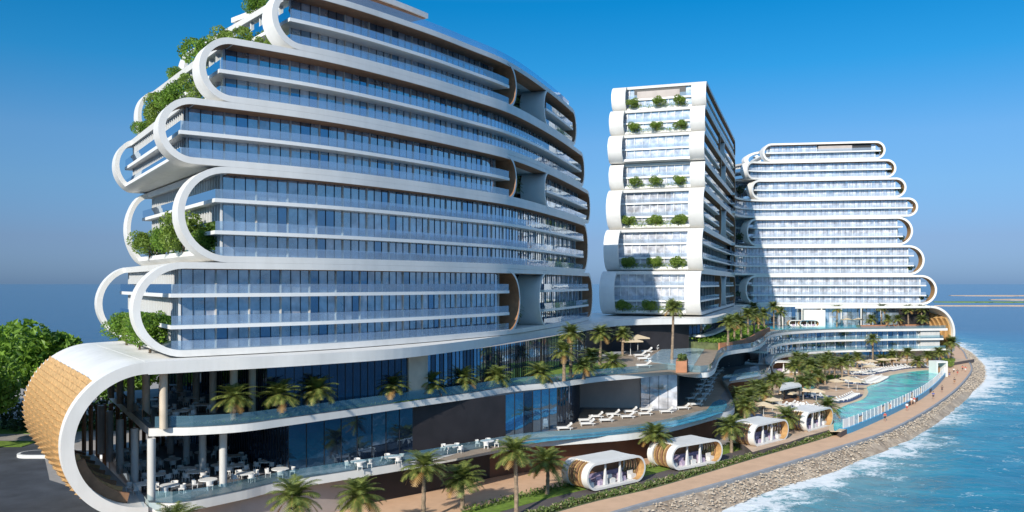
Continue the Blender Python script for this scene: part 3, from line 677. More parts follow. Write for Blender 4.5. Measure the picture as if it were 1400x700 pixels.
# columns
cols = [(207, 683), (184, 664), (164, 647), (150, 631), (138, 620), (305, 665), (277, 650), (255, 634), (233, 620), (215, 608)]
for a, b in cols:
    x, y = G(a, b, 7.3)
    for z0, z1 in ((7.3, 13.74), (14.6, 20.54)):
        dx = .9 if z0 > 8 else 0
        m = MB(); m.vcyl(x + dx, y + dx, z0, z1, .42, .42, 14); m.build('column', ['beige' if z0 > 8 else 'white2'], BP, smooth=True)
for a, b in ((345, 655),):
    x, y = G(a, b, 7.3); m = MB(); m.vcyl(x, y, 14.6, 20.54, .42, .42, 14); m.build('column', ['beige'], BP, smooth=True)
for i in range(14):                                   # timber screen at the back of the dining hall
    p = Vector((-57.5, 117.5)).lerp(Vector((-53.5, 124.5)), 0) ; t = i / 13
    x, y = -57.5 + 9 * t, 113 + 6 * t
    m = MB(); m.box(x - .15, x + .15, y - .3, y + .3, 4, 13.7); m.build('screen_slat', ['brown'], BP)
WP.flush(BP, ['glassb', 'glassg', 'glassd'], ('frame', 'beige'))
# decks and water on the terraces
plan('terrace', PX([(560, 640), (700, 611), (750, 603), (874, 591), (960, 572), (992, 552), (985, 541), (1005, 515), (975, 506), (950, 535), (925, 562), (800, 560), (763, 588), (690, 600)], 7.32), 7.33, 'deck', th=.02)
STR = PX([(700, 606.5), (740, 601), (760, 596), (820, 590.5), (874, 583.5), (930, 573.5), (965, 562), (975, 550), (984, 546), (993, 548), (994, 556), (988, 564), (960, 573.5), (920, 583.5), (871, 590.5), (814, 597), (750, 603), (700, 610)], 7.36)
plan('pool_water', STR, 7.38, 'pool_blue', th=.03)
plan('pool_water', PX([(997, 521.5), (1005, 507), (1037, 500.5), (1040, 514)], 7.36), 7.6, 'pool_pale', th=.2)
plan('terrace', PX([(740, 519), (917, 508), (930, 512), (957, 511), (990, 483), (965, 470), (880, 468), (845, 486), (800, 505)], 14.62), 14.63, 'deck', th=.02)
plan('pool_water', PX([(881, 493.5), (907, 476), (964, 476), (944, 507), (936, 507), (930, 500)], 14.66), 14.7, 'pool_pale', th=.06)
plan('lawn', PX([(560, 548), (640, 535), (740, 517.5), (800, 509), (850, 505), (858, 499), (800, 495), (770, 499), (700, 513), (600, 530)], 14.65), 14.68, 'lawn', th=.05)
plan('lawn', PX([(330, 577), (396, 569), (500, 555), (560, 548), (560, 545), (470, 553), (396, 562), (330, 570)], 14.65), 14.68, 'lawn', th=.05)

# ------------------------------------------------------------------ podium under the third tower
B4 = thing('podium_building', 'curved white podium under the farthest tower, with a wood lined ring at its right end', 'podium', (110, 295, 3))
WQ = Windows()
K3 = Curve([(69.4, 230), (72.5, 240), (79, 256), (90.3, 272), (107.7, 283.5), (130, 289), (152, 293.5)])
q3 = K3.L
m = MB(); m.prism([tuple(K3.at(K3.L * i / 60)[0]) for i in range(61)] + [(154, 306), (154, 322), (95, 330), (84, 312), (74, 270)], 13.7, 14.5, 0, 1); m.build('roof_terrace', ['white', 'deck'], B4)
for k, (zt, th, wo) in enumerate(((11.1, .6, -.5), (7.6, .65, -1.6))):
    m = MB(); sbox(m, K3, 6, q3 - 2, wo, 12, zt - th, zt); o = m.build('balcony', ['white'], B4)
    m = MB(); wall(m, K3, 6, q3 - 2, wo + .15, zt, zt + 1.0); m.build('balustrade', ['railc'], o)
m = MB(); wall(m, K3, 4, q3 - .5, .2, 14.5, 15.5); m.build('balustrade', ['railc'], B4)
def fac(Wn, C, w_, z0, z1, bw, nm, pal, s0, s1, fins=False):
    nb = max(1, round((s1 - s0) / bw)); d = (s1 - s0) / nb
    for i in range(nb): Wn.add(C, s0 + d * i, s0 + d * (i + 1), w_, z0, z1, nm=nm, fin=fins, pal=pal)
fac(WQ, K3, 2.0, 11.1, 13.68, 4, 2, (0, 2, 1), 7, q3 - 10, True); fac(WQ, K3, 2.0, 7.6, 10.48, 4, 2, (0, 2, 1), 7, q3 - 10, True)
fac(WQ, K3, 5.0, 3.0, 6.9, 5, 2, (2, 2, 0), 7, q3 - 10)
m = MB(); sbox(m, K3, q3 - 10, q3 - 2.5, .8, 10, 7.61, 10.49); m.build('end_room', ['white2'], B4); m = MB(); sbox(m, K3, q3 - 10, q3 - 2.5, .8, 10, 11.11, 13.69); m.build('end_room', ['white2'], B4)
m = MB(); sbox(m, K3, q3 - 16, q3 - 6, 2, 9, 3, 6.9); m.build('end_room', ['greywall'], B4)
for i in range(9):
    p = K3.W(22 + i * 9, .6, 0); m = MB(); m.vcyl(p.x, p.y, 3, 6.95, .28, .28, 8); m.build('column', ['white2'], B4)
CR = Curve([(135, 297), (170, 303)], False); sr = CR.spx(1306) - 9.7
m = MB(); ring(m, CR, sr, 12.5, 9.7, 8.9, 0, 1.2, -92, 92, n=36); ring(m, CR, sr, 12.5, 9.68, 9.0, 1.2, 16, -92, 92, 0, 0, n=30); sbox(m, CR, sr - 52, sr, 0, .02, 21.4, 22.2)
m.build('ring', ['white'], B4, smooth=True)
for k in range(7):
    m = MB(); ring(m, CR, sr, 12.5, 8.9 - .02 * k, 8.3 - .62 * k, 1.25 + k * 1.6, 1.25 + (k + 1) * 1.6 - .05, -92, 38 + 4 * k, 0, 0, n=20); m.build('step_rib', ['wood' if k % 2 == 0 else 'wood2'], B4)
m = MB(); sbox(m, CR, sr - 9, sr + 3, 5, 5.3, 14.5, 21.4); m.build('dark_panel', ['darkwall'], B4)
m = MB(); m.prism([tuple(T3.W(q, .2, 0)[:2]) for q in srange(10, T3.spx(1268), 5)] + [tuple(T3.W(q, 20, 0)[:2]) for q in srange(10, T3.spx(1268), 5)][::-1], 21.4, 22.25); m.build('roof_slab', ['white'], B4)
fac(WQ, T3, 4.0, 14.5, 21.38, 4, 3, (0, 2, 1), 3, T3.spx(1262))
a, b = T3.spx(1097), T3.spx(1126); m = MB(); sbox(m, T3, a, b, -3, 3, 14.5, 20.3); m.build('lobby_block', ['white'], B4)
for i in range(10):
    p = T3.W(24 + i * 7, 1.2, 0); m = MB(); m.vcyl(p.x, p.y, 14.5, 21.38, .3, .3, 8); m.build('column', ['white2'], B4)
WQ.flush(B4, ['glass', 'glassc', 'glassb'], ('frame', 'trim'))
plan('pool_water', PX([(1038, 447.5), (1060, 450.5), (1100, 450), (1136, 449), (1172, 448), (1175, 443.5), (1130, 443.5), (1080, 445), (1050, 445.5)], 14.55), 14.62, 'pool_turq', th=.1)

# ------------------------------------------------------------------ planters
def planter(name, label, P, z0, z1, th, m_='terracotta', fill=None, smooth=True, inner=4):
    C = Curve(P, smooth); t = thing(name, label, 'planter', (P[0][0], P[0][1], z0)); m = MB(); sbox(m, C, 0, C.L, 0, th, z0, z1); m.build('planter_wall', [m_], t)
    if fill:
        m = MB(); sbox(m, C, .05, C.L - .05, th, inner, z0, z1 - .15); m.build('earth', ['soil'], t)
    return t
planter('planter_wall', 'long curved terracotta planter of palms beside the terrace with the loungers in shade', PX([(984, 479), (1000, 477.5), (1015, 474), (1028, 468.5), (1036, 463), (1045, 458), (1053, 455)], 14.6), 14.6, 16.3, .4, fill=True, inner=9)
planter('planter_wall', 'long straight terracotta planter at the right end of the upper pool terrace', PX([(1178, 448.5), (1210, 448), (1240, 447.5), (1264, 447)], 14.5), 14.5, 15.5, .5, fill=True, inner=3)
t = thing('planter_box', 'terracotta planter box with grasses at the corner of the middle terrace pool', 'planter', (*G(932, 512, 14.65), 14.65))
x, y = G(931, 509, 14.65); m = MB(); m.prism([(x - 1, y - .5), (x + .9, y - .6), (x + 2.3, y + 5), (x + .3, y + 5.2)], 14.66, 16.6); m.build('planter_wall', ['terracotta'], t)
t2_ = t
t = thing('pool_fence', 'clear and white panelled fence along the outer edge of the big pool', 'fence', (*G(1150, 590, 2), 2))
FN = Curve([G(*p, 2.0) for p in ((1149, 594), (1164, 589), (1205, 571), (1250, 548.5), (1271, 534), (1286, 519), (1291, 511))])
m = MB(); sbox(m, FN, 0, FN.L, -.7, .3, 2.0, 3.15); m.build('base', ['blueb'], t)
np_ = int(FN.L / 2.6); fr_ = random.Random(5)
for i in range(np_):
    a = FN.L * i / np_; b = FN.L * (i + 1) / np_; m = MB(); sbox(m, FN, a + .05, b - .05, -.5, -.44, 3.16, 4.9)
    m.build('panel', [fr_.choice(['panelw', 'panelw', 'trim', 'railc'])], t)
    m = MB(); sbox(m, FN, b - .04, b + .04, -.55, -.39, 3.16, 4.95); m.build('post', ['trim'], t)

# ------------------------------------------------------------------ vegetation builders
def leaf(mb, c, sz, rr, mi=0, up=.3):
    d = Vector((rr.gauss(0, 1), rr.gauss(0, 1), rr.gauss(0, 1) + up)).normalized(); u = d.orthogonal().normalized(); u.rotate(Matrix.Rotation(rr.random() * 6.28, 3, d)); v = d.cross(u)
    L_ = sz * (.7 + rr.random() * .6); W_ = L_ * .5
    c = Vector(c); mb.quad(c - u * L_ * .5, c + v * W_ * .5 + d * .1 * L_, c + u * L_ * .5, c - v * W_ * .5 + d * .1 * L_, mi)
def crown(mb, rr, cx, cy, cz, rx, rz, n, leafsz, lobes=9, mi=0, hollow=.55):
    L = []
    for i in range(lobes):
        a = rr.random() * 6.28; e_ = rr.uniform(-.35, .95); k = rr.uniform(.35, .72)
        L.append((cx + rx * k * math.cos(a) * math.cos(e_), cy + rx * k * math.sin(a) * math.cos(e_), cz + rz * k * math.sin(e_) * 1.1, rr.uniform(.3, .52)))
    for i in range(n):
        x, y, z, s = L[i % lobes]; d = Vector((rr.gauss(0, 1), rr.gauss(0, 1), rr.gauss(0, 1))).normalized(); r = hollow + (1 - hollow) * rr.random() ** .5
        leaf(mb, (x + d.x * rx * s * r, y + d.y * rx * s * r, z + d.z * rz * s * r * 1.05), leafsz, rr, mi)
    return L
def make_tree(label, h, rx, rz, n, lsz, seed, m_='leaf', trunk=True, name='leafy_tree', cat='tree', lobes=10, group=None):
    rr = random.Random(seed); t = local(name, label, cat, group); mb = MB(); L = crown(mb, rr, 0, 0, h - rz, rx, rz, n, lsz, lobes)
    for v in range(1): mb.build('crown', [m_], t)
    tb = MB(); tb.tube([(0, 0, 0), (.1, 0, h * .25), (.05, .1, h - rz)], [h * .03, h * .022, h * .012], 7)
    for (x, y, z, s) in L[:6]: tb.tube([(.07, .05, h * .35 + .1 * (z - h * .35)), (x * .5, y * .5, z * .75 + h * .07), (x, y, z)], [h * .012, h * .009, h * .004], 5)
    tb.build('trunk', ['bark'], t); return t
def make_palm(seed, n=34, L=3.0, lush=1.0):
    """a crown of arching feather fronds, origin at the growing point"""
    rr = random.Random(seed); mb = MB()
    for i in range(n):
        az = i * 2.39996 + rr.uniform(-.2, .2); tier_ = i / n; el = 1.35 - 1.75 * tier_ + rr.uniform(-.12, .12); Lf = L * rr.uniform(.85, 1.08) * (1 - .12 * (tier_ < .2))
        p = Vector((0, 0, 0)); segs = 7; pts = [p.copy()]; dirs = []
        for k in range(segs):
            e_ = el - (k / segs) ** 1.3 * (1.0 + .35 * (1 - tier_)); d = Vector((math.cos(az) * math.cos(e_), math.sin(az) * math.cos(e_), math.sin(e_))); dirs.append(d); p = p + d * Lf / segs; pts.append(p.copy())
        mi = 1 if tier_ > .93 else 0
        for k in range(1, segs):
            for hh in (0, .5):
                q = pts[k].lerp(pts[min(segs, k + 1)], hh); d = dirs[min(k, segs - 1)]; side = d.cross(Vector((0, 0, 1))).normalized(); up = side.cross(d).normalized()
                tt = (k + hh) / segs; ll = Lf * .29 * math.sin(math.pi * min(1, .15 + tt * .85)) ** .6 * rr.uniform(.85, 1.1)
                for sg_ in (-1, 1):
                    tip = q + (side * sg_ * .8 + d * .55 - Vector((0, 0, .22)) + up * .12) * ll; wv = d * Lf * .036
                    mb.add([q - wv, q + wv, tip + wv * .15 , tip - wv * .15], [(0, 1, 2, 3)], mi)
        # rachis
        side = dirs[2].cross(Vector((0, 0, 1))).normalized() * .03
        for k in range(segs): mb.quad(pts[k] - side, pts[k] + side, pts[k + 1] + side * .6, pts[k + 1] - side * .6, 1 if tier_ > .6 else 0)
    rr2 = random.Random(seed + 1)
    for i in range(26):                              # orange fruit stalks and old leaf bases
        a = rr2.random() * 6.28; r = rr2.uniform(.15, .5); z = rr2.uniform(-.9, -.1); leaf(mb, (r * math.cos(a), r * math.sin(a), z), .35, rr2, 1)
    return mb
PALMC = []
for sd in (1, 2, 3, 4):
    mb = make_palm(sd * 11, 50 if sd % 2 else 44); PALMC.append(mb)
tm = MB(); secs = []; 
for k in range(13):
    z = k / 12; r = (.26 - .07 * z + (.05 if k % 2 else 0)) * (1.25 if k == 0 else 1)
    secs.append([(r * math.cos(j * 2 * math.pi / 9) + .06 * math.sin(z * 3), r * math.sin(j * 2 * math.pi / 9), z) for j in range(9)])
tm.loft(secs)
palm0 = None; palm_crowns = []; palm_trunk = None; prr = random.Random(21)
def palm(x, y, z, h, label, group=None, sc=1.0, var=None):
    """h = total height to the top of the crown"""
    global palm_trunk
    t = thing('palm_tree', label, 'palm tree', (0, 0, 0), 0, group)
    if palm_trunk is None:
        o = tm.build('trunk', ['trunk'], t); palm_trunk = o.data
        for i, mb in enumerate(PALMC):
            me_ = mb.build('crown', ['palm', 'palmdry'], t); palm_crowns.append(me_.data); bpy.data.objects.remove(me_)
    else:
        o = bpy.data.objects.new('trunk', palm_trunk); col.objects.link(o); o.parent = t
    th = max(.5, h - 1.75 * sc); o.scale = (1, 1, th)
    c = bpy.data.objects.new('crown', palm_crowns[prr.randrange(4) if var is None else var]); col.objects.link(c); c.parent = t; c.location = (.01, 0, th); c.scale = (sc, sc, sc * prr.uniform(.92, 1.08)); c.rotation_euler = (prr.uniform(-.06, .06), prr.uniform(-.06, .06), prr.random() * 6.28)
    t.location = (x, y, z); t.rotation_euler = (prr.uniform(-.04, .04), prr.uniform(-.04, .04), 0); return t
def palm_px(px, pb, ptop, z, label, group=None, sc=None, D=None):
    if D is None: x, y = G(px, pb, z)
    else: x, y = (px - 700) / FPX * D, D
    ht = EYE - (ptop - HY) * y / FPX - z; return palm(x, y, z, max(2.2, ht), label, group, sc or min(1.15, max(.75, .62 + ht * .06)))
# row on the garden terrace
row1 = [(320, 93.8, 523), (384, 97.3, 520), (434, 100.8, 515), (536, 109.3, 509), (588, 114.5, 507), (633, 119.3, 501), (678, 125.5, 499), (737, 131.5, 495)]
nm1 = ['leftmost, before the open dining hall', 'second from the left', 'third from the left', 'fourth from the left', 'fifth from the left, by the beige pilaster', 'sixth from the left', 'seventh from the left', 'rightmost of the row']
for (a, D_, c), n_1 in zip(row1, nm1): palm_px(a, 0, c, 14.68, 'low date palm in the garden terrace row, ' + n_1, 'palms along the garden terrace edge', D=D_, sc=.95)
for a, b, c, l in ((771, 521, 466, 'medium palm at the left front of the garden terrace palm cluster'), (780, 515, 442, 'tallest palm at the left of the garden terrace palm cluster'), (798, 518.5, 487, 'low palm in front of the garden terrace cluster, white trunk base'),
                   (820, 499, 444, 'tall palm in the middle of the garden terrace cluster'), (851, 486, 446, 'tall palm at the right of the garden terrace cluster beside cream parasols'), (838, 510, 482, 'bushy low palm at the right front of the garden terrace cluster'),
                   (808, 506, 474, 'half hidden palm deep inside the garden terrace cluster'), (918.5, 491.5, 410, 'single very tall slim palm beside the middle terrace pool'), (956, 473, 453, 'short palm at the far corner of the middle terrace pool')):
    palm_px(a, b, c, 14.68, l, None, sc=.95)
cl = [(995, 472, 430), (1004, 466, 428), (1013, 466, 432), (1023, 461, 420), (1031, 458, 421), (1045, 449, 421), (1030, 448, 412), (1058, 445, 412), (1037, 452, 428), (1068, 441, 419)]
cn = ['leftmost', 'second from the left', 'third from the left', 'fourth from the left', 'fifth from the left', 'with a bright slim trunk', 'tallest, in shade at the back', 'in shade, second from the right', 'in the middle', 'rightmost, in shade']
for (a, b, c), n_1 in zip(cl, cn): palm_px(a, b, c, 15.9 if b > 455 else 14.7, 'palm in the curved terracotta planter, ' + n_1, 'palms in the curved terracotta planter', sc=1.05, D=None if b > 455 else {449: 262, 448: 285, 445: 290, 452: 250, 441: 300}[b])
gpal = [((405, 0, 655), 88, 'palm crown at the bottom edge left of the path, lowest in the picture'), ((492, 0, 655), 92, 'palm below the lower terrace, second from the left'), ((240, 0, 690), 82.5, 'palm tip showing below the arch at the lower left'),
        ((578, 0, 617), 99, 'palm on the tan terrace with tall trunk, third from the left'), ((632, 0, 633), 103.9, 'smaller palm on the tan terrace, right of the third one'), ((706, 0, 597), 101.6, 'tallest palm on the tan terrace, in the centre foreground'),
        ((748, 0, 612), 111.8, 'palm on the tan terrace just left of the first cabana'), ((894, 0, 577), 128.5, 'palm standing between the first and second cabana'), ((1000, 0, 568), 139.5, 'palm standing between the second and third cabana')]
for (a, b, c), D, l in gpal: palm_px(a, 0, c, 2.0, l, 'palms on the ground below the terraces', D=D, sc=1.08)
dk2 = [(1024, 566, 530), (1043, 560, 524), (1087, 527, 490), (1107, 530, 489), (1128, 526, 486), (1141, 519, 488), (1160, 512, 484), (1098, 546, 512), (1066, 540, 508), (1219, 500, 478), (1268, 499, 478), (1001, 571, 545), (1090, 506, 480), (1128, 505, 482)]
for i, (a, b, c) in enumerate(dk2): palm_px(a, b, c, 3.0, 'palm mixed into the pool deck groups, %s of these fourteen from the left' % ORD[sorted(range(len(dk2)), key=lambda k: dk2[k][0]).index(i)], 'infill palms on the pool deck', sc=1.1)
dk = [(1018, 583, 541), (1010, 553, 527), (1033, 554, 518), (1056, 549, 510), (1075, 592, 556), (1131, 576, 543), (1103.6, 541, 507), (1099, 517, 482), (1112, 527, 492), (1122, 521, 484), (1134, 513, 480), (1151, 524, 487), (1193, 498, 456), (1172, 503, 480), (1205, 500, 484), (1240, 501, 474), (1254, 503, 486), (1284, 498, 474), (1092, 512, 486), (1118, 535, 503)]
dn_ = ['in front of the third cabana roof, nearest the ribbon pool end', 'leftmost of three below the pale skylight pool', 'middle of three below the pale skylight pool', 'right of three below the pale skylight pool', 'rising behind the third cabana', 'rising behind the fourth cabana', 'beside the bar pavilion with long trunk',
       'leftmost of the central cluster', 'second in the central cluster', 'third in the central cluster', 'rightmost of the central cluster', 'with bare pale trunk at the left end of the big pool loungers', 'tallest, in front of the far podium', 'left of the tallest palm by the far podium', 'right of the tallest palm by the far podium',
       'in front of the far podium, near its right end', 'small, near the grey wall of the far podium', 'by the white gate at the far end of the pool', 'at the back of the central cluster near the white pod', 'front of the central cluster above the bar']
for (a, b, c), n_1 in zip(dk, dn_): palm_px(a, b, c, 3.0, 'pool deck palm, ' + n_1, 'palms on the pool deck', sc=1.08)
tp = [(1144, 416, 302), (1191, 430, 298), (1205, 415, 300), (1213, 430, 297), (1228, 430, 298), (1242, 416, 301), (1260, 416, 302), (1261, 430, 298)]
tn = ['leftmost, beside the turquoise pool', 'second, low', 'third, tall', 'fourth, low', 'fifth, low', 'sixth, tall', 'seventh, tall, next to the wooden ring', 'eighth, low, next to the wooden ring']
for (a, c, D), n_1 in zip(tp, tn): palm_px(a, 0, c, 14.5, 'palm on the far upper pool terrace, ' + n_1, 'palms on the far upper terrace', D=D, sc=.95)
for a, c, D, l in ((1300, 459, 300, 'large palm on the promenade corner under the wooden ring'), (1290, 470, 296, 'bushy palm beside the white gate under the wooden ring')): palm_px(a, 0, c, 2.0, l, None, D=D, sc=1.3)
# palms in the recesses of the first tower
for i, (px, n_1) in enumerate(((724, 'lowest'), (724, 'middle'), (722, 'topmost'))):
    z0 = (22.0, 43.2, 57.8)[i] + TB; s_ = T1.spx(px)
    for k, dz in ((0, 1.0), (1, .8)):
        p = T1.W(s_ - 2 + 4.0 * k, 3.2 + k, z0); palm(p.x, p.y, z0, (5.2, 4.2)[k] if i != 2 else (4.5, 3.2)[k], ('left' if k == 0 else 'right') + ' palm in the %s recess of the largest tower' % n_1, 'palms in the tower recesses', sc=.85)
# leafy trees: far left wood, terraces
LT = [make_tree('x', 17.5, 8.2, 7.4, 7000, 1.15, s_, 'leaf', lobes=13) for s_ in (31, 32)]
ltp = [(-150, 150, 1.15, 'far left at the picture edge, behind the road'), (-90, 139, .98, 'nearest the arch, left of the lattice'), (-104, 146, 1.12, 'large, in the middle of the left wood'), (-122, 152, 1.2, 'large, second from the left edge'), (-88, 158, 1.12, 'behind the arch lattice, rising highest'),
       (-106, 168, 1.18, 'behind the large middle one'), (-76, 168, .98, 'right behind the arch top'), (-66, 176, .92, 'seen through the lowest back loop of the tower'), (-130, 170, 1.15, 'at the back near the left edge'), (-112, 158, .8, 'low, between two large ones'), (-140, 162, 1.05, 'behind the far left one')]
for i, (x, y, s_, l) in enumerate(ltp):
    if i < 2: t = LT[i]; t.location = (x, y, 2); t.scale = (s_,) * 3; t['label'] = 'dense green tree ' + l; t['group'] = 'trees left of the arch'
    else: dup(LT[i % 2], (x, y, 2), i * 1.7, 'dense green tree ' + l, 'trees left of the arch', s_ * 1.07)
UB = MB(); rr = random.Random(9)
for i in range(7000): leaf(UB, (rr.uniform(-160, -72), rr.uniform(158, 166) + rr.random() * 3, 2 + rr.random() ** 1.3 * 8), 1.1, rr)
tag(UB.build('undergrowth', ['leafd']), kind='stuff')
TT = [make_tree('x', 6.0, 3.6, 3.3, 3000, .42, s_, 'leafl' if s_ == 42 else 'leaf', lobes=9, name='terrace_tree') for s_ in (41, 42)]
def tw(s_, w_, z): return T1.W(s_, w_, z)
tts = []
i1, i2, i3, i4, i5 = T1info
for k, (inf, ds, w_, z, sc_, l) in enumerate([
    (i1, 3.2, 9, 21.9, .95, 'lit yellow green tree on the podium roof inside the lowest left loops'), (i1, 3.0, 15, 21.9, .8, 'second tree inside the lowest left loops, behind the front one'), (i1, 2.8, 24, 21.9, .85, 'rear tree on the podium roof by the lowest back loop'),
    (i2, 3.0, 10, 33.1, 1.05, 'front tree on the terrace inside the second loops from below'), (i2, 3.2, 18, 33.1, .85, 'middle tree on the terrace inside the second loops from below'), (i2, 2.8, 27, 33.1, .8, 'rear tree on the terrace inside the second loops from below'), (i2, 4.5, 5, 33.1, .6, 'small tree tucked behind the second front loop from below'),
    (i4, 3.0, 9, 51.2, .88, 'front tree on the terrace inside the fourth loops'), (i4, 2.6, 17, 51.2, .92, 'middle tree on the terrace inside the fourth loops'), (i4, 2.2, 26, 51.2, .9, 'rear tree on the terrace inside the fourth loops'),
    (i4, 6.0, 20, 57.8, 1.0, 'tall tree on the roof of the fourth tier at its left end'), (i4, 8.0, 11, 57.8, .9, 'tree on the fourth tier roof behind the blue balustrade'), (i4, 6.2, 30, 57.8, .6, 'farthest tree on the fourth tier roof'), (i4, 10.5, 6, 57.8, .55, 'small tree on the fourth tier roof next to the top loop'),
    (i5, 5, 14, 65.2, .6, 'tree on the roof of the top tier at the picture top'), (i4, 3.0, 31, 51.2, .6, 'small tree at the back of the fourth loops'), (i3, 4.5, 32, 50.5, .5, 'tree poking above the roof slope of the third tier')]):
    p = tw(inf[2] + ds, w_, z)
    if k < 2: t = TT[k]; t.location = p; t.scale = (sc_,) * 3; t['label'] = l; t['group'] = 'trees on the left ends of the tower'
    else: dup(TT[k % 2], p, k * 2.1, l, 'trees on the left ends of the tower', sc_)
# bushes on the ends of the second tower
BB = make_tree('x', 3.2, 2.3, 2.0, 1700, .38, 51, 'leafl', lobes=7, name='terrace_bush', cat='bush')
lv_ = ['lowest', 'second lowest', 'third lowest', 'fourth', 'fifth', 'second highest', 'topmost']; first = True
for i in (0, 1, 2, 3, 5, 6):
    z0, z1_, sL = T2info[i]; z = z0 + .7; r = (z1_ - z0) / 2
    for k, (w_, l) in enumerate(((6.5, 'right'), (12.3, 'middle'), (19.3, 'left'))):
        if i in (3, 5): w_ = (6.2, 12.3, 18.0)[k]
        p = T2.W(sL + r - 2.2, w_, z); sc_ = 1.0 if i < 3 else .85; lab = '%s green bush on the %s terrace of the narrow tower end' % (l, lv_[i])
        if first: BB.location = p; BB['label'] = lab; BB['group'] = 'bushes on the narrow tower end'; first = False; BB.scale = (sc_,) * 3
        else: dup(BB, p, k + i * 2.3, lab, 'bushes on the narrow tower end', sc_)
    m = MB(); rr = random.Random(i)
    for q in range(700 if i < 3 else 300): p = T2.W(sL + r - 2.6 + rr.random() * 1.2, rr.uniform(4.6, 20), z + rr.random() * (1.5 if i < 3 else .8)); leaf(m, p, .4, rr)
    tag(m.build('ground_cover', ['leafl']), kind='stuff')
# plants at the right ends of the third tower
PB_ = make_tree('x', 3.4, 1.8, 1.6, 420, .4, 61, 'leafd', lobes=5, name='terrace_bush', cat='bush'); first = True
for i in (0, 1, 2, 4, 5, 6):
    z0, z1_, sL, sR = T3info[i]; r = (z1_ - z0) / 2; p = T3.W(sR - r + 1.5, 1.6, z0 + .7); lab = 'dark bush at the right end of the %s tier of the farthest tower' % lv_[i]
    if first: PB_.location = p; PB_['label'] = lab; PB_['group'] = 'bushes at the far tower end'; first = False
    else: dup(PB_, p, i, lab, 'bushes at the far tower end')
    if i in (0, 2, 4):
        p = T3.W(T3info[i][2] - 3, 2.5, z0 + .5); dup(PB_, p, i + 1, 'dark bush in the %s recess between the two far towers' % lv_[i], 'bushes between the far towers', 1.5)
# low planting
def cover(name, C, s0, s1, w0, w1, z, h, n, m_, sz, seed=1, kind='stuff'):
    m = MB(); rr = random.Random(seed)
    for i in range(n):
        s_ = rr.uniform(s0, s1); w_ = rr.uniform(w0, w1); cl_ = .55 + .45 * mn.noise(Vector((s_ * .9, w_, seed)))
        p = C.W(s_, w_, z + rr.random() * h * cl_); leaf(m, p, sz, rr, 0 if rr.random() < .82 else 1, .6)
    o = m.build(name, m_); return tag(o, kind=kind)
cover('hedge', cin, cin.spx(600), sEnd, .2, 1.4, 2.05, 1.15, 9000, ['bush', 'grasstip'], .42, 2)
cover('shrubbery', cin, cin.spx(700), sEnd, 7.4, 8.8, 2.05, 1.0, 3000, ['bush', 'leafl'], .4, 3)
cover('ground_cover', K1, 4, K1.spx(850), .8, 1.7, 14.62, .5, 3500, ['leafl', 'bush'], .3, 4)
PLC = Curve(PX([(984, 479), (1000, 477.5), (1015, 474), (1028, 468.5), (1036, 463), (1045, 458), (1053, 455)], 14.6))
cover('ground_cover', PLC, 0, PLC.L, .5, 8, 16.0, 1.6, 5000, ['leaf', 'leafl'], .55, 5)
DPC = Curve(PX([(1078, 520), (1095, 524), (1115, 522), (1136, 515)], 3.0)); cover('ground_cover', DPC, 0, DPC.L, -3, 3, 3.0, 1.8, 2600, ['leaf', 'bush'], .5, 6)
DP2 = Curve(PX([(1005, 590), (1015, 570), (1020, 556), (1060, 550)], 3.0)); cover('ground_cover', DP2, 0, DP2.L, -1, 2, 3.0, 1.0, 1600, ['leaf', 'bush'], .45, 7)
DP3 = Curve(PX([(1276, 498), (1296, 499), (1302, 492)], 3.0)); cover('ground_cover', DP3, 0, DP3.L, -1, 3, 2.4, 2.5, 1500, ['leafl', 'bush'], .6, 8)
m = MB(); rr = random.Random(4)
for i in range(260): leaf(m, (x + rr.uniform(-.6, 2.0), y + rr.uniform(0, 4.6), 16.6 + rr.random() * .9), .5, rr)
x, y = G(931, 509, 14.65); m = MB()
for i in range(260):
    t_ = rr.random(); leaf(m, (x + rr.uniform(-.6, .8) + t_ * 1.2, y + t_ * 4.6, 16.6 + rr.random() * .9), .5, rr, 0, .6)
m.build('grasses', ['bush'], t2_)

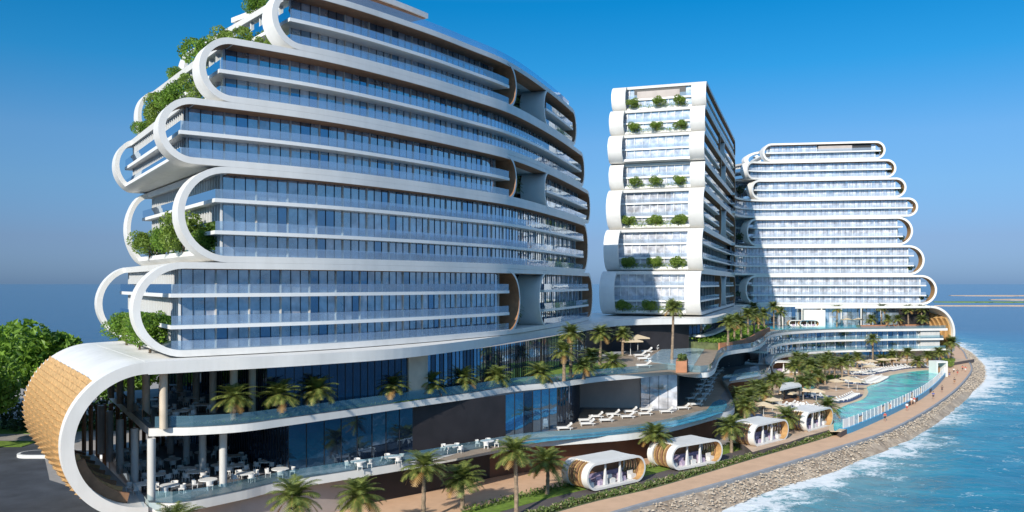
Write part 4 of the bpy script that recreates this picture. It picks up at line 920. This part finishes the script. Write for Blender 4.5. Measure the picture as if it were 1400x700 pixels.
# ------------------------------------------------------------------ cabanas on the promenade
def make_cabana(label, L=11.6, h=3.7, dep=5.0):
    t = local('cabana', label, 'cabana', 'white capsule cabanas along the promenade'); C = Curve([(0, 0), (L, 0)], False); r = h / 2; zc = r + .25
    f = MB()
    for w0, w1 in ((0, 1.1), (dep - 1.0, dep)):
        ring(f, C, r, zc, r, r - .3, w0, w1, 90, 270, n=18); ring(f, C, L - r, zc, r, r - .3, w0, w1, -90, 90, 0, 1, n=18)
    for zz in (zc - r, zc + r - .3): sbox(f, C, r, L - r, 0, dep, zz, zz + .3, ds=20)
    f.build('shell', ['white', 'wood2'], t, smooth=True)
    for sc_, a0, a1 in ((r, 95, 262), (L - r, -80, 85)):
        for k in range(6):
            f = MB(); ring(f, C, sc_, zc, r - .06, r - .34, 1.2 + k * .47, 1.2 + k * .47 + .16, a0, a1, n=10); f.build('wood_rib', ['wood' if k % 2 else 'brown'], t)
    f = MB(); f.box(r * .6, L - r * .6, dep - .9, dep - .75, .55, h - .1); f.build('back_wall', ['brown'], t)
    f = MB(); f.box(1.2, L - 1.0, 2.6, 3.8, .56, 1.0, 0); f.box(1.2, L - 1.0, 3.5, 3.85, 1.0, 1.55, 0); f.build('sofa', ['lilac'], t)
    for k in range(5):
        f = MB(); x = 1.7 + k * (L - 3.2) / 4; f.box(x - .5, x + .5, .9, 1.7, .56, 1.15, 0); f.box(x - .5, x + .5, 1.55, 1.72, 1.15, 1.6, 0); f.build('armchair', ['lilac' if k % 2 else 'fabric'], t)
    for k in range(2):                              # tied back curtains
        x = L * (.36 + .25 * k); f = MB(); zz = [.58, 1.2, 1.9, 2.6, h - .1]; ww = [.95, .75, .5, .28, .16]
        f.loft([[(x + .06 * math.cos(j) * ww[i] - ww[i] / 2 * math.cos(j * 2 * math.pi / 10), .7 + .16 * math.sin(j * 2 * math.pi / 10) + (.05 if j % 2 else 0), zz[i]) for j in range(10)] for i in range(5)]); f.build('curtain', ['fabric'], t)
    f = MB(); f.vcyl(L / 2, 2.1, .56, 1.0, .4, .4, 10); f.build('low_table', ['darkm'], t)
    return t
cab = make_cabana('white capsule cabana nearest the camera, first in the promenade row from the left')
cpos = [((9.8, 111.7), (19.1, 119.3)), ((23.7, 124.4), (32.8, 131.2)), ((39.7, 138.7), (48.5, 147.0)), ((52.9, 152.3), (62.0, 161.5))]
for i, (a, b) in enumerate(cpos):
    rz = math.atan2(b[1] - a[1], b[0] - a[0]); ux, uy = math.cos(rz), math.sin(rz); L_c = math.hypot(b[0] - a[0], b[1] - a[1]); ox = a[0] - ux * (11.6 - L_c) / 2 * 1.0 ; oy = a[1] - uy * (11.6 - L_c) / 2
    if i == 0: cab.location = (ox, oy, 1.95); cab.rotation_euler.z = rz
    else: dup(cab, (ox, oy, 1.95 if i < 2 else 2.6), rz, 'white capsule cabana, %s in the promenade row from the left%s' % (ORD[i], ', beside the big pool' if i == 3 else ''))
def small_cab(loc, rz, label, sc=.62):
    o = dup(cab, loc, rz, label, sc=sc); o['group'] = 'small capsule cabanas'
x, y = G(1100, 513, 3); small_cab((x - 9, y + 2, 3), .15, 'white capsule cabana behind the central palm cluster, by the dark podium glass', .95)
for px, D, l in ((1079, 300, 'left'), (1094, 299, 'right')): small_cab(((px - 700) / FPX * D, D, 14.6), .05, '%s small capsule daybed in front of the lobby block on the far terrace' % l, .6)
t = thing('gateway', 'white square gateway at the far end of the big pool', 'gateway', (*G(1285, 511, 3), 3)); x, y = G(1285, 511, 3)
m = MB(); C = Curve([(x - 1.0, y), (x + 2.8, y + .8)], False); r = 2.6
secs_ = []
for a, bz in (((0, 0), (0, 0)),): pass
sbox(m, C, 0, C.L, 0, 3.4, 6.2, 6.7); sbox(m, C, 0, .5, 0, 3.4, 1.9, 6.2); sbox(m, C, C.L - .5, C.L, 0, 3.4, 1.9, 6.2); m.build('frame', ['white'], t)
m = MB(); sbox(m, C, .7, C.L - .7, 2.5, 2.7, 3, 5.0); m.build('back_panel', ['brown'], t)
# pavilion bar with a flat roof
t = thing('bar_pavilion', 'white flat roofed bar pavilion between the small pool and the lounger decks', 'pavilion', (*G(1080, 545, 3), 3))
RB = [G(*p, 7.0) for p in ((1066, 532), (1096, 526.5), (1090, 521.5), (1070, 523.5))]
m = MB(); m.prism(RB, 6.6, 7.0); m.build('roof', ['white'], t)
cx0 = sum(p[0] for p in RB) / 4; cy0 = sum(p[1] for p in RB) / 4
RI = [(cx0 + (p[0] - cx0) * .8, cy0 + (p[1] - cy0) * .8) for p in RB]; m = MB(); m.prism([RI[0], RI[1], RI[2], RI[3]], 3.0, 4.2); m.build('counter', ['brown'], t)
for p in RI:
    m = MB(); m.vcyl(p[0], p[1], 4.2, 6.6, .15, .15, 8); m.build('post', ['darkm'], t)
m = MB(); m.prism([(cx0 + (p[0] - cx0) * .55, cy0 + (p[1] - cy0) * .55) for p in RB], 4.21, 6.59); m.build('core', ['darkwall'], t)

# ------------------------------------------------------------------ furniture
def make_lounger():
    t = local('sun_lounger', 'white sun lounger', 'sun lounger'); f = MB()     # along +x, head at +x
    for sy in (-.33, .33): f.box(-1.0, 1.0, sy - .03, sy + .03, .26, .34)
    f.box(-1.0, -.95, -.33, .33, .26, .33); f.build('frame', ['trim'], t)
    for sx_ in (-.85, .7):
        for sy in (-.3, .3): f = MB(); f.box(sx_ - .03, sx_ + .03, sy - .03, sy + .03, 0, .26); f.build('leg', ['trim'], t)
    f = MB(); f.hexa([(-.98, -.32, .35), (.35, -.32, .35), (.35, .32, .35), (-.98, .32, .35), (-.98, -.32, .46), (.32, -.32, .46), (.32, .32, .46), (-.98, .32, .46)]); f.build('mattress', ['fabric'], t)
    f = MB(); f.hexa([(.36, -.32, .36), (.98, -.32, .80), (.98, .32, .80), (.36, .32, .36), (.33, -.32, .47), (.92, -.32, .90), (.92, .32, .90), (.33, .32, .47)]); f.build('backrest', ['fabric'], t)
    f = MB(); f.hexa([(.74, -.22, .78), (.95, -.22, .93), (.95, .22, .93), (.74, .22, .78), (.70, -.22, .86), (.90, -.22, 1.0), (.90, .22, 1.0), (.70, .22, .86)]); f.build('pillow', ['trim'], t)
    return t
LG = make_lounger(); lg_used = [False]
def lounger(x, y, z, rz, label, group, sc=1.15):
    if not lg_used[0]: lg_used[0] = True; LG.location = (x, y, z); LG.rotation_euler.z = rz; LG.scale = (sc,) * 3; LG['label'] = label; LG['group'] = group; return LG
    return dup(LG, (x, y, z), rz, label, group, sc)
front = [(772, 588), (803, 582), (829, 577), (858, 572), (882, 568), (911, 565), (934, 560), (952, 555), (958, 548), (964, 541), (968, 535), (968, 529), (971, 524), (974, 518.5), (979, 513), (984, 508.5)]
back = [(801, 577), (815, 572), (838, 569), (862, 565), (884, 562)]
inner = [(976, 504), (990, 502), (1004, 499.5), (1018, 497.5), (1031, 495), (990, 497), (1002, 495)]
for i, p in enumerate(front):
    x, y = G(*p, 7.33); lounger(x, y, 7.34, .18 if i < 8 else .5, 'white sun lounger beside the ribbon pool, %s from the left of the front row' % ORD[i], 'loungers along the ribbon pool', 1.2)
for i, p in enumerate(back):
    x, y = G(*p, 7.33); lounger(x, y, 7.34, .15, 'grey shaded sun lounger behind the ribbon pool row, %s from the left' % ORD[i], 'loungers behind the ribbon pool row', 1.2)
for i, p in enumerate([(945, 547), (952, 541), (956, 534), (958, 528), (962, 521), (968, 515)]):
    x, y = G(*p, 7.33); lounger(x, y, 7.34, .5, 'sun lounger in the shaded side row behind the ribbon pool end, %s from near' % ORD[i], 'shaded side row of loungers', 1.2)
for i, p in enumerate(inner):
    x, y = G(*p, 7.33); lounger(x, y, 7.34, .1, 'dark sun lounger in deep shade behind the pale skylight pool, %s of seven' % ORD[i], 'loungers in deep shade', 1.3)
for i, p in enumerate([(875, 488), (884, 482.5), (893, 478), (880, 492.5), (899, 473.5)]):
    x, y = G(*p, 14.65); lounger(x, y, 14.66, .2, 'sun lounger under the cream parasols by the middle terrace pool, %s' % ORD[i], 'loungers by the middle terrace pool', 1.3)
x, y = G(880, 502.5, 14.65); lounger(x, y, 14.66, .1, 'single pale lounger between the garden cluster and the middle terrace pool', None, 1.3) if False else lounger(x, y, 14.66, .1, 'pale lounger alone at the near edge of the middle terrace pool', 'lone lounger', 1.4)
def make_parasol():
    t = local('parasol', 'cream parasol', 'parasol'); f = MB(); a = 1.5; P = [(-a, -a, 2.35), (a, -a, 2.35), (a, a, 2.35), (-a, a, 2.35)]
    f.add(P + [(0, 0, 2.85)], [(0, 1, 4), (1, 2, 4), (2, 3, 4), (3, 0, 4), (3, 2, 1, 0)]); f.add([(x, y, z - .18) for x, y, z in P] + [(x, y, z - .002) for x, y, z in P], [(0, 1, 5, 4), (1, 2, 6, 5), (2, 3, 7, 6), (3, 0, 4, 7)]); f.build('canopy', ['cream'], t)
    f = MB(); f.vcyl(0, 0, 0, 2.8, .04, .035, 8); f.build('pole', ['trim'], t)
    f = MB(); f.vcyl(0, 0, 0, .09, .35, .3, 12); f.build('base', ['greywall'], t); return t
PS = make_parasol(); ps_used = [False]
def parasol(x, y, z, rz, label, group, sc=1.2):
    if not ps_used[0]: ps_used[0] = True; PS.location = (x, y, z); PS.rotation_euler.z = rz; PS.scale = (sc,) * 3; PS['label'] = label; PS['group'] = group; return
    dup(PS, (x, y, z), rz, label, group, sc)
for i, p in enumerate([(862, 486), (872, 480.5), (882, 475.5), (893, 471)]):
    x, y = G(*p, 14.65); parasol(x, y, 14.66, .3, 'cream square parasol in the diagonal row by the middle terrace pool, %s from the left' % ORD[i], 'parasols by the middle terrace pool', 1.35)
for i, p in enumerate([(1044, 569), (1056, 562), (1062, 573), (1078, 552), (1098, 548), (1116, 549), (1143, 534), (1160, 530), (1172, 534), (1150, 515), (1178, 506), (1190, 504), (1208, 502), (1222, 500.5), (1232, 500), (1250, 500), (1166, 517), (1190, 512)]):
    x, y = G(*p, 3.0); parasol(x, y, 3.01, i * .3, 'cream parasol on the pool deck, %s counting from the cabanas towards the gateway' % ORD[i], 'parasols on the pool deck', 1.05)
for i, p in enumerate([(1158, 440.5), (1174, 440)]):
    x, y = (p[0] - 700) / FPX * 304, 304; parasol(x, y, 14.52, 0, '%s cream parasol on the far upper terrace before the lobby glass' % ('left' if i == 0 else 'right'), 'parasols on the far terrace', 1.1)
# navy lounging decks
MATSR = [('nearest the fourth cabana', [(1138, 550), (1152, 548), (1164, 543), (1172, 539)], 3.6), ('curling along the left end of the big pool', [(1158, 519), (1168, 524), (1184, 525), (1198, 520), (1206, 515.5)], 4.2), ('behind the curled one', [(1158, 509.5), (1175, 512), (1195, 509), (1214, 504.5)], 5),
         ('along the back edge of the big pool', [(1212, 507), (1232, 503.5), (1255, 502), (1274, 502)], 4), ('between the cabana roofs and the bar', [(1068, 551), (1084, 557), (1104, 559), (1122, 555)], 5), ('right of the bar pavilion', [(1098, 541), (1116, 543), (1134, 541)], 4), ('left, in the shade of the palms', [(1028, 566), (1036, 578), (1056, 582), (1066, 574)], 4),
         ('at the back before the far podium', [(1158, 500.5), (1180, 501), (1205, 498.5)], 4)]
for k, (l, P, wd) in enumerate(MATSR):
    C = Curve([G(*p, 3.02) for p in P]); t = MB(); sbox(t, C, 0, C.L, -wd / 2, wd / 2, 3.01, 3.09)
    tag(t.build('deck_mat', ['navy']), 'navy lounging platform, ' + l, 'platform', 'navy platforms on the pool deck')
    n = min(20, int((C.L - 1) / 1.9)); rws = (-wd * .24, wd * .26) if wd > 3.9 else (0,)
    if k == 6: rws = ()
    for j, w_ in enumerate(rws):
        for i in range(n):
            q = 1 + i * 1.9; p = C.W(q, w_, 3.1); _, tt = C.at(q)
            lounger(p.x, p.y, 3.1, math.atan2(tt.y, tt.x) + math.pi / 2 + .2, '%s sun lounger, %s row, navy platform %s' % (ORD[min(i, 19)], ('front', 'rear')[j] if len(rws) > 1 else 'single', l), 'loungers in the %s row %s' % (('front', 'rear')[j], l), 1.0)
# dining tables and chairs
def make_table():
    t = local('dining_table', 'round table', 'table'); f = MB(); f.vcyl(0, 0, .70, .76, .85, .85, 20); f.build('table_top', ['trim'], t)
    f = MB(); f.vcyl(0, 0, 0, .70, .09, .07, 8); f.build('pedestal', ['darkm'], t); f = MB(); f.vcyl(0, 0, 0, .05, .4, .36, 12); f.build('foot', ['darkm'], t); return t
def make_chair():
    t = local('dining_chair', 'chair', 'chair'); f = MB(); f.box(-.27, .27, -.27, .27, .40, .50); f.build('seat', ['fabric'], t)
    f = MB(); secs = []
    for k in range(9):
        a = R(-100 + 200 * k / 8); c, s_ = math.cos(a), math.sin(a); secs.append([(-.02 + .30 * c, .30 * s_, .50), (-.02 + .34 * c, .34 * s_, .84), (-.02 + .28 * c, .28 * s_, .84), (-.02 + .25 * c, .25 * s_, .50)])
    f.loft(secs); f.build('backrest', ['fabric'], t)
    for a in (-1, 1):
        for b in (-1, 1): f = MB(); f.box(a * .22 - .02, a * .22 + .02, b * .22 - .02, b * .22 + .02, 0, .40); f.build('leg', ['trim'], t)
    return t
TB0, CH0 = make_table(), make_chair(); used = [0, 0]
def table(x, y, z, label, group, sc=1.15, rot=0, n=4):
    if not used[0]: used[0] = 1; TB0.location = (x, y, z); TB0.scale = (sc,) * 3; TB0['label'] = label; TB0['group'] = group
    else: dup(TB0, (x, y, z), rot, label, group, sc)
    for k in range(n):
        a = rot + k * 2 * math.pi / n; cx, cy = x + 1.15 * sc * math.cos(a), y + 1.15 * sc * math.sin(a); sd = ('right', 'far', 'left', 'near')[int(((a % (2 * math.pi)) + math.pi / 4) // (math.pi / 2)) % 4]; lab = 'dining chair on the %s side of the ' % sd + label.replace('white ', '', 1)
        if not used[1]: used[1] = 1; CH0.location = (cx, cy, z); CH0.rotation_euler.z = a; CH0.scale = (sc,) * 3; CH0['label'] = lab; CH0['group'] = 'chairs round the ' + label[12:]
        else: dup(CH0, (cx, cy, z), a, lab, 'chairs round the ' + label[12:], sc)
lowt = [((232, 674), 'by the corner column below'), ((284, 666), 'in sun near the lower edge'), ((268, 655), 'behind the sunlit one below'), ((214, 659), 'left, between columns below'), ((236, 637), 'mid hall below'), ((180, 645), 'by the left column row below'), ((165, 626), 'far left below'), ((198, 617), 'back left below'), ((335, 657), 'lit, right of the columns'), ((322, 646), 'shaded, beside the blue glass'), ((383, 651), 'lit, before the teal mullions'), ((365, 640), 'shaded, before the teal mullions'), ((321, 632), 'back, beside the blue glass'), ((277, 627), 'back, between columns below'), ((243, 608), 'farthest back below')]
for i, (p, l) in enumerate(lowt):
    x, y = G(*p, 7.33); table(x, y, 7.31, 'white round table ' + l, 'dining tables on the lower terrace', 1.2, i * .5)
lowt2 = [((300, 645), 'centre of the lower hall'), ((255, 650), 'left centre of the lower hall'), ((195, 672), 'left end of the lower hall'), ((310, 618), 'deep in the lower hall'), ((205, 640), 'left side of the lower hall')]
for i, (p, l) in enumerate(lowt2):
    x, y = G(*p, 7.33); table(x, y, 7.31, 'white round table ' + l, 'dining tables on the lower terrace', 1.2, i * .7 + .2)
for i, (p, l) in enumerate([((490, 640), 'first on the glass fronted edge'), ((537, 633), 'second on the glass fronted edge'), ((618, 618), 'third, before the dark wall'), ((666, 611), 'fourth, before the dark wall')]):
    x, y = G(*p, 7.33); table(x, y, 7.34, 'white round table ' + l, 'dining tables along the lower edge', 1.15, i * .4 + .3)
for i, (p, l) in enumerate([((247, 572), 'nearest the balustrade upstairs'), ((220, 565), 'left upstairs by the column'), ((277, 563), 'right upstairs'), ((262, 553), 'mid hall upstairs'), ((250, 544), 'fourth row back upstairs'), ((233, 535), 'farthest upstairs'), ((205, 556), 'far left upstairs')]):
    x, y = G(*p, 14.62); table(x, y, 14.61, 'white round table ' + l, 'dining tables on the upper terrace', 1.2, i * .5)
# ------------------------------------------------------------------ people on the promenade
def make_person(kind, label, cloth1, cloth2):
    t = local('person', label, 'person', None)
    st = .28 if kind == 'walk' else .08
    J = {'pel': (0, 0, .95), 'ch': (0, .02, 1.25), 'nk': (0, .02, 1.48), 'hd': (0, .04, 1.62), 'tp': (0, .03, 1.74),
         'hl': (-.10, 0, .90), 'kl': (-.11, st * .6, .50), 'al': (-.11, st * .9, .08), 'tl': (-.11, st * .9 + .15, .03), 'hr': (.10, 0, .90), 'kr': (.11, -st * .2, .50), 'ar': (.11, -st, .10), 'tr': (.11, -st + .14, .03),
         'sl': (-.19, .02, 1.42), 'el': (-.25, -.06, 1.15), 'wl': (-.26, st * -.3 + .05, .90), 'ml': (-.26, st * -.3 + .08, .80), 'sr': (.19, .02, 1.42), 'er': (.25, .0, 1.15), 'wr': (.26, st * .5 + .06, .92), 'mr': (.26, st * .5 + .1, .82)}
    Rd = dict(pel=.15, ch=.15, nk=.055, hd=.10, tp=.07, hl=.09, kl=.06, al=.04, tl=.035, hr=.09, kr=.06, ar=.04, tr=.035, sl=.06, el=.042, wl=.03, ml=.035, sr=.06, er=.042, wr=.03, mr=.035)
    E = [('pel', 'ch'), ('ch', 'nk'), ('nk', 'hd'), ('hd', 'tp'), ('pel', 'hl'), ('hl', 'kl'), ('kl', 'al'), ('al', 'tl'), ('pel', 'hr'), ('hr', 'kr'), ('kr', 'ar'), ('ar', 'tr'), ('ch', 'sl'), ('sl', 'el'), ('el', 'wl'), ('wl', 'ml'), ('ch', 'sr'), ('sr', 'er'), ('er', 'wr'), ('wr', 'mr')]
    def skin(name, keys, grow, m_):
        K = [k for k in J if k in keys]; me = bpy.data.meshes.new(name); me.from_pydata([J[k] for k in K], [(K.index(a), K.index(b)) for a, b in E if a in keys and b in keys], [])
        o = bpy.data.objects.new(name, me); col.objects.link(o); md = o.modifiers.new('s', 'SKIN'); md.use_smooth_shade = True; o.modifiers.new('u', 'SUBSURF').levels = 1
        for i, k in enumerate(K): me.skin_vertices[0].data[i].radius = (Rd[k] * grow, Rd[k] * grow * (.75 if k in ('pel', 'ch') else 1)); me.skin_vertices[0].data[i].use_root = (i == 0)
        dg = bpy.context.evaluated_depsgraph_get(); me2 = bpy.data.meshes.new_from_object(o.evaluated_get(dg)); o.modifiers.clear(); o.data = me2; me2.name = name
        me2.materials.clear(); me2.materials.append(MATS[m_]); o.parent = t; return o
    skin('body', set(J), 1.0, 'skin'); skin('shirt', {'pel', 'ch', 'sl', 'sr', 'el', 'er'}, 1.16, cloth1); skin('trousers', {'pel', 'hl', 'kl', 'hr', 'kr'}, 1.2, cloth2)
    f = MB(); secs = [[(r_ * math.cos(2 * math.pi * j / 10), .02 + r_ * math.sin(2 * math.pi * j / 10), z_) for j in range(10)] for z_, r_ in ((1.62, .105), (1.70, .112), (1.76, .09), (1.80, .03))]; f.loft(secs); f.build('hair', ['hair'], t, smooth=True)
    return t
ppl = [((1242, 571), 'walk', 'cloth_red', 'cloth_dark', 'person in red shorts colours walking nearest along the fence'), ((1240, 562), 'walk', 'cloth_white', 'cloth_red', 'person in white shirt and red trousers by the fence middle'), ((1246, 554), 'walk', 'cloth_white', 'skin', 'left person of a pair in white near the fence'), ((1250, 553), 'walk', 'cloth_red', 'cloth_white', 'right person of a pair, red top near the fence'),
       ((1276, 546), 'walk', 'cloth_blue', 'cloth_dark', 'person in blue shirt walking mid promenade'), ((1288, 536.5), 'stand', 'cloth_dark', 'cloth_dark', 'person all in dark clothes on mid promenade'), ((1305, 525.5), 'stand', 'cloth_dark', 'brown', 'person in dark top near the outer kerb'), ((1298, 515.5), 'walk', 'cloth_dark', 'cloth_blue', 'person in dark and blue by the end of the fence'),
       ((1304, 511), 'walk', 'cloth_white', 'cloth_dark', 'person in white shirt past the fence end'), ((1309, 513), 'walk', 'cloth_dark', 'cloth_red', 'person with dark shirt beyond the fence end'), ((1316, 507.5), 'stand', 'cloth_red', 'cloth_dark', 'far person in red shirt, left of the farthest pair'), ((1320, 508.5), 'walk', 'cloth_red', 'cloth_white', 'far person in red shirt and white trousers by the kerb')]
for i, (p, k, c1, c2, l) in enumerate(ppl):
    if p == (1242, 571): p = (1210, 576)
    t = make_person(k, l, c1, c2); x, y = G(*p, 2.02); t.location = (x, y, 2.02); t.rotation_euler.z = (-.6 if i % 2 else 2.5); t.scale = (1.08,) * 3
for a in ('x',): pass
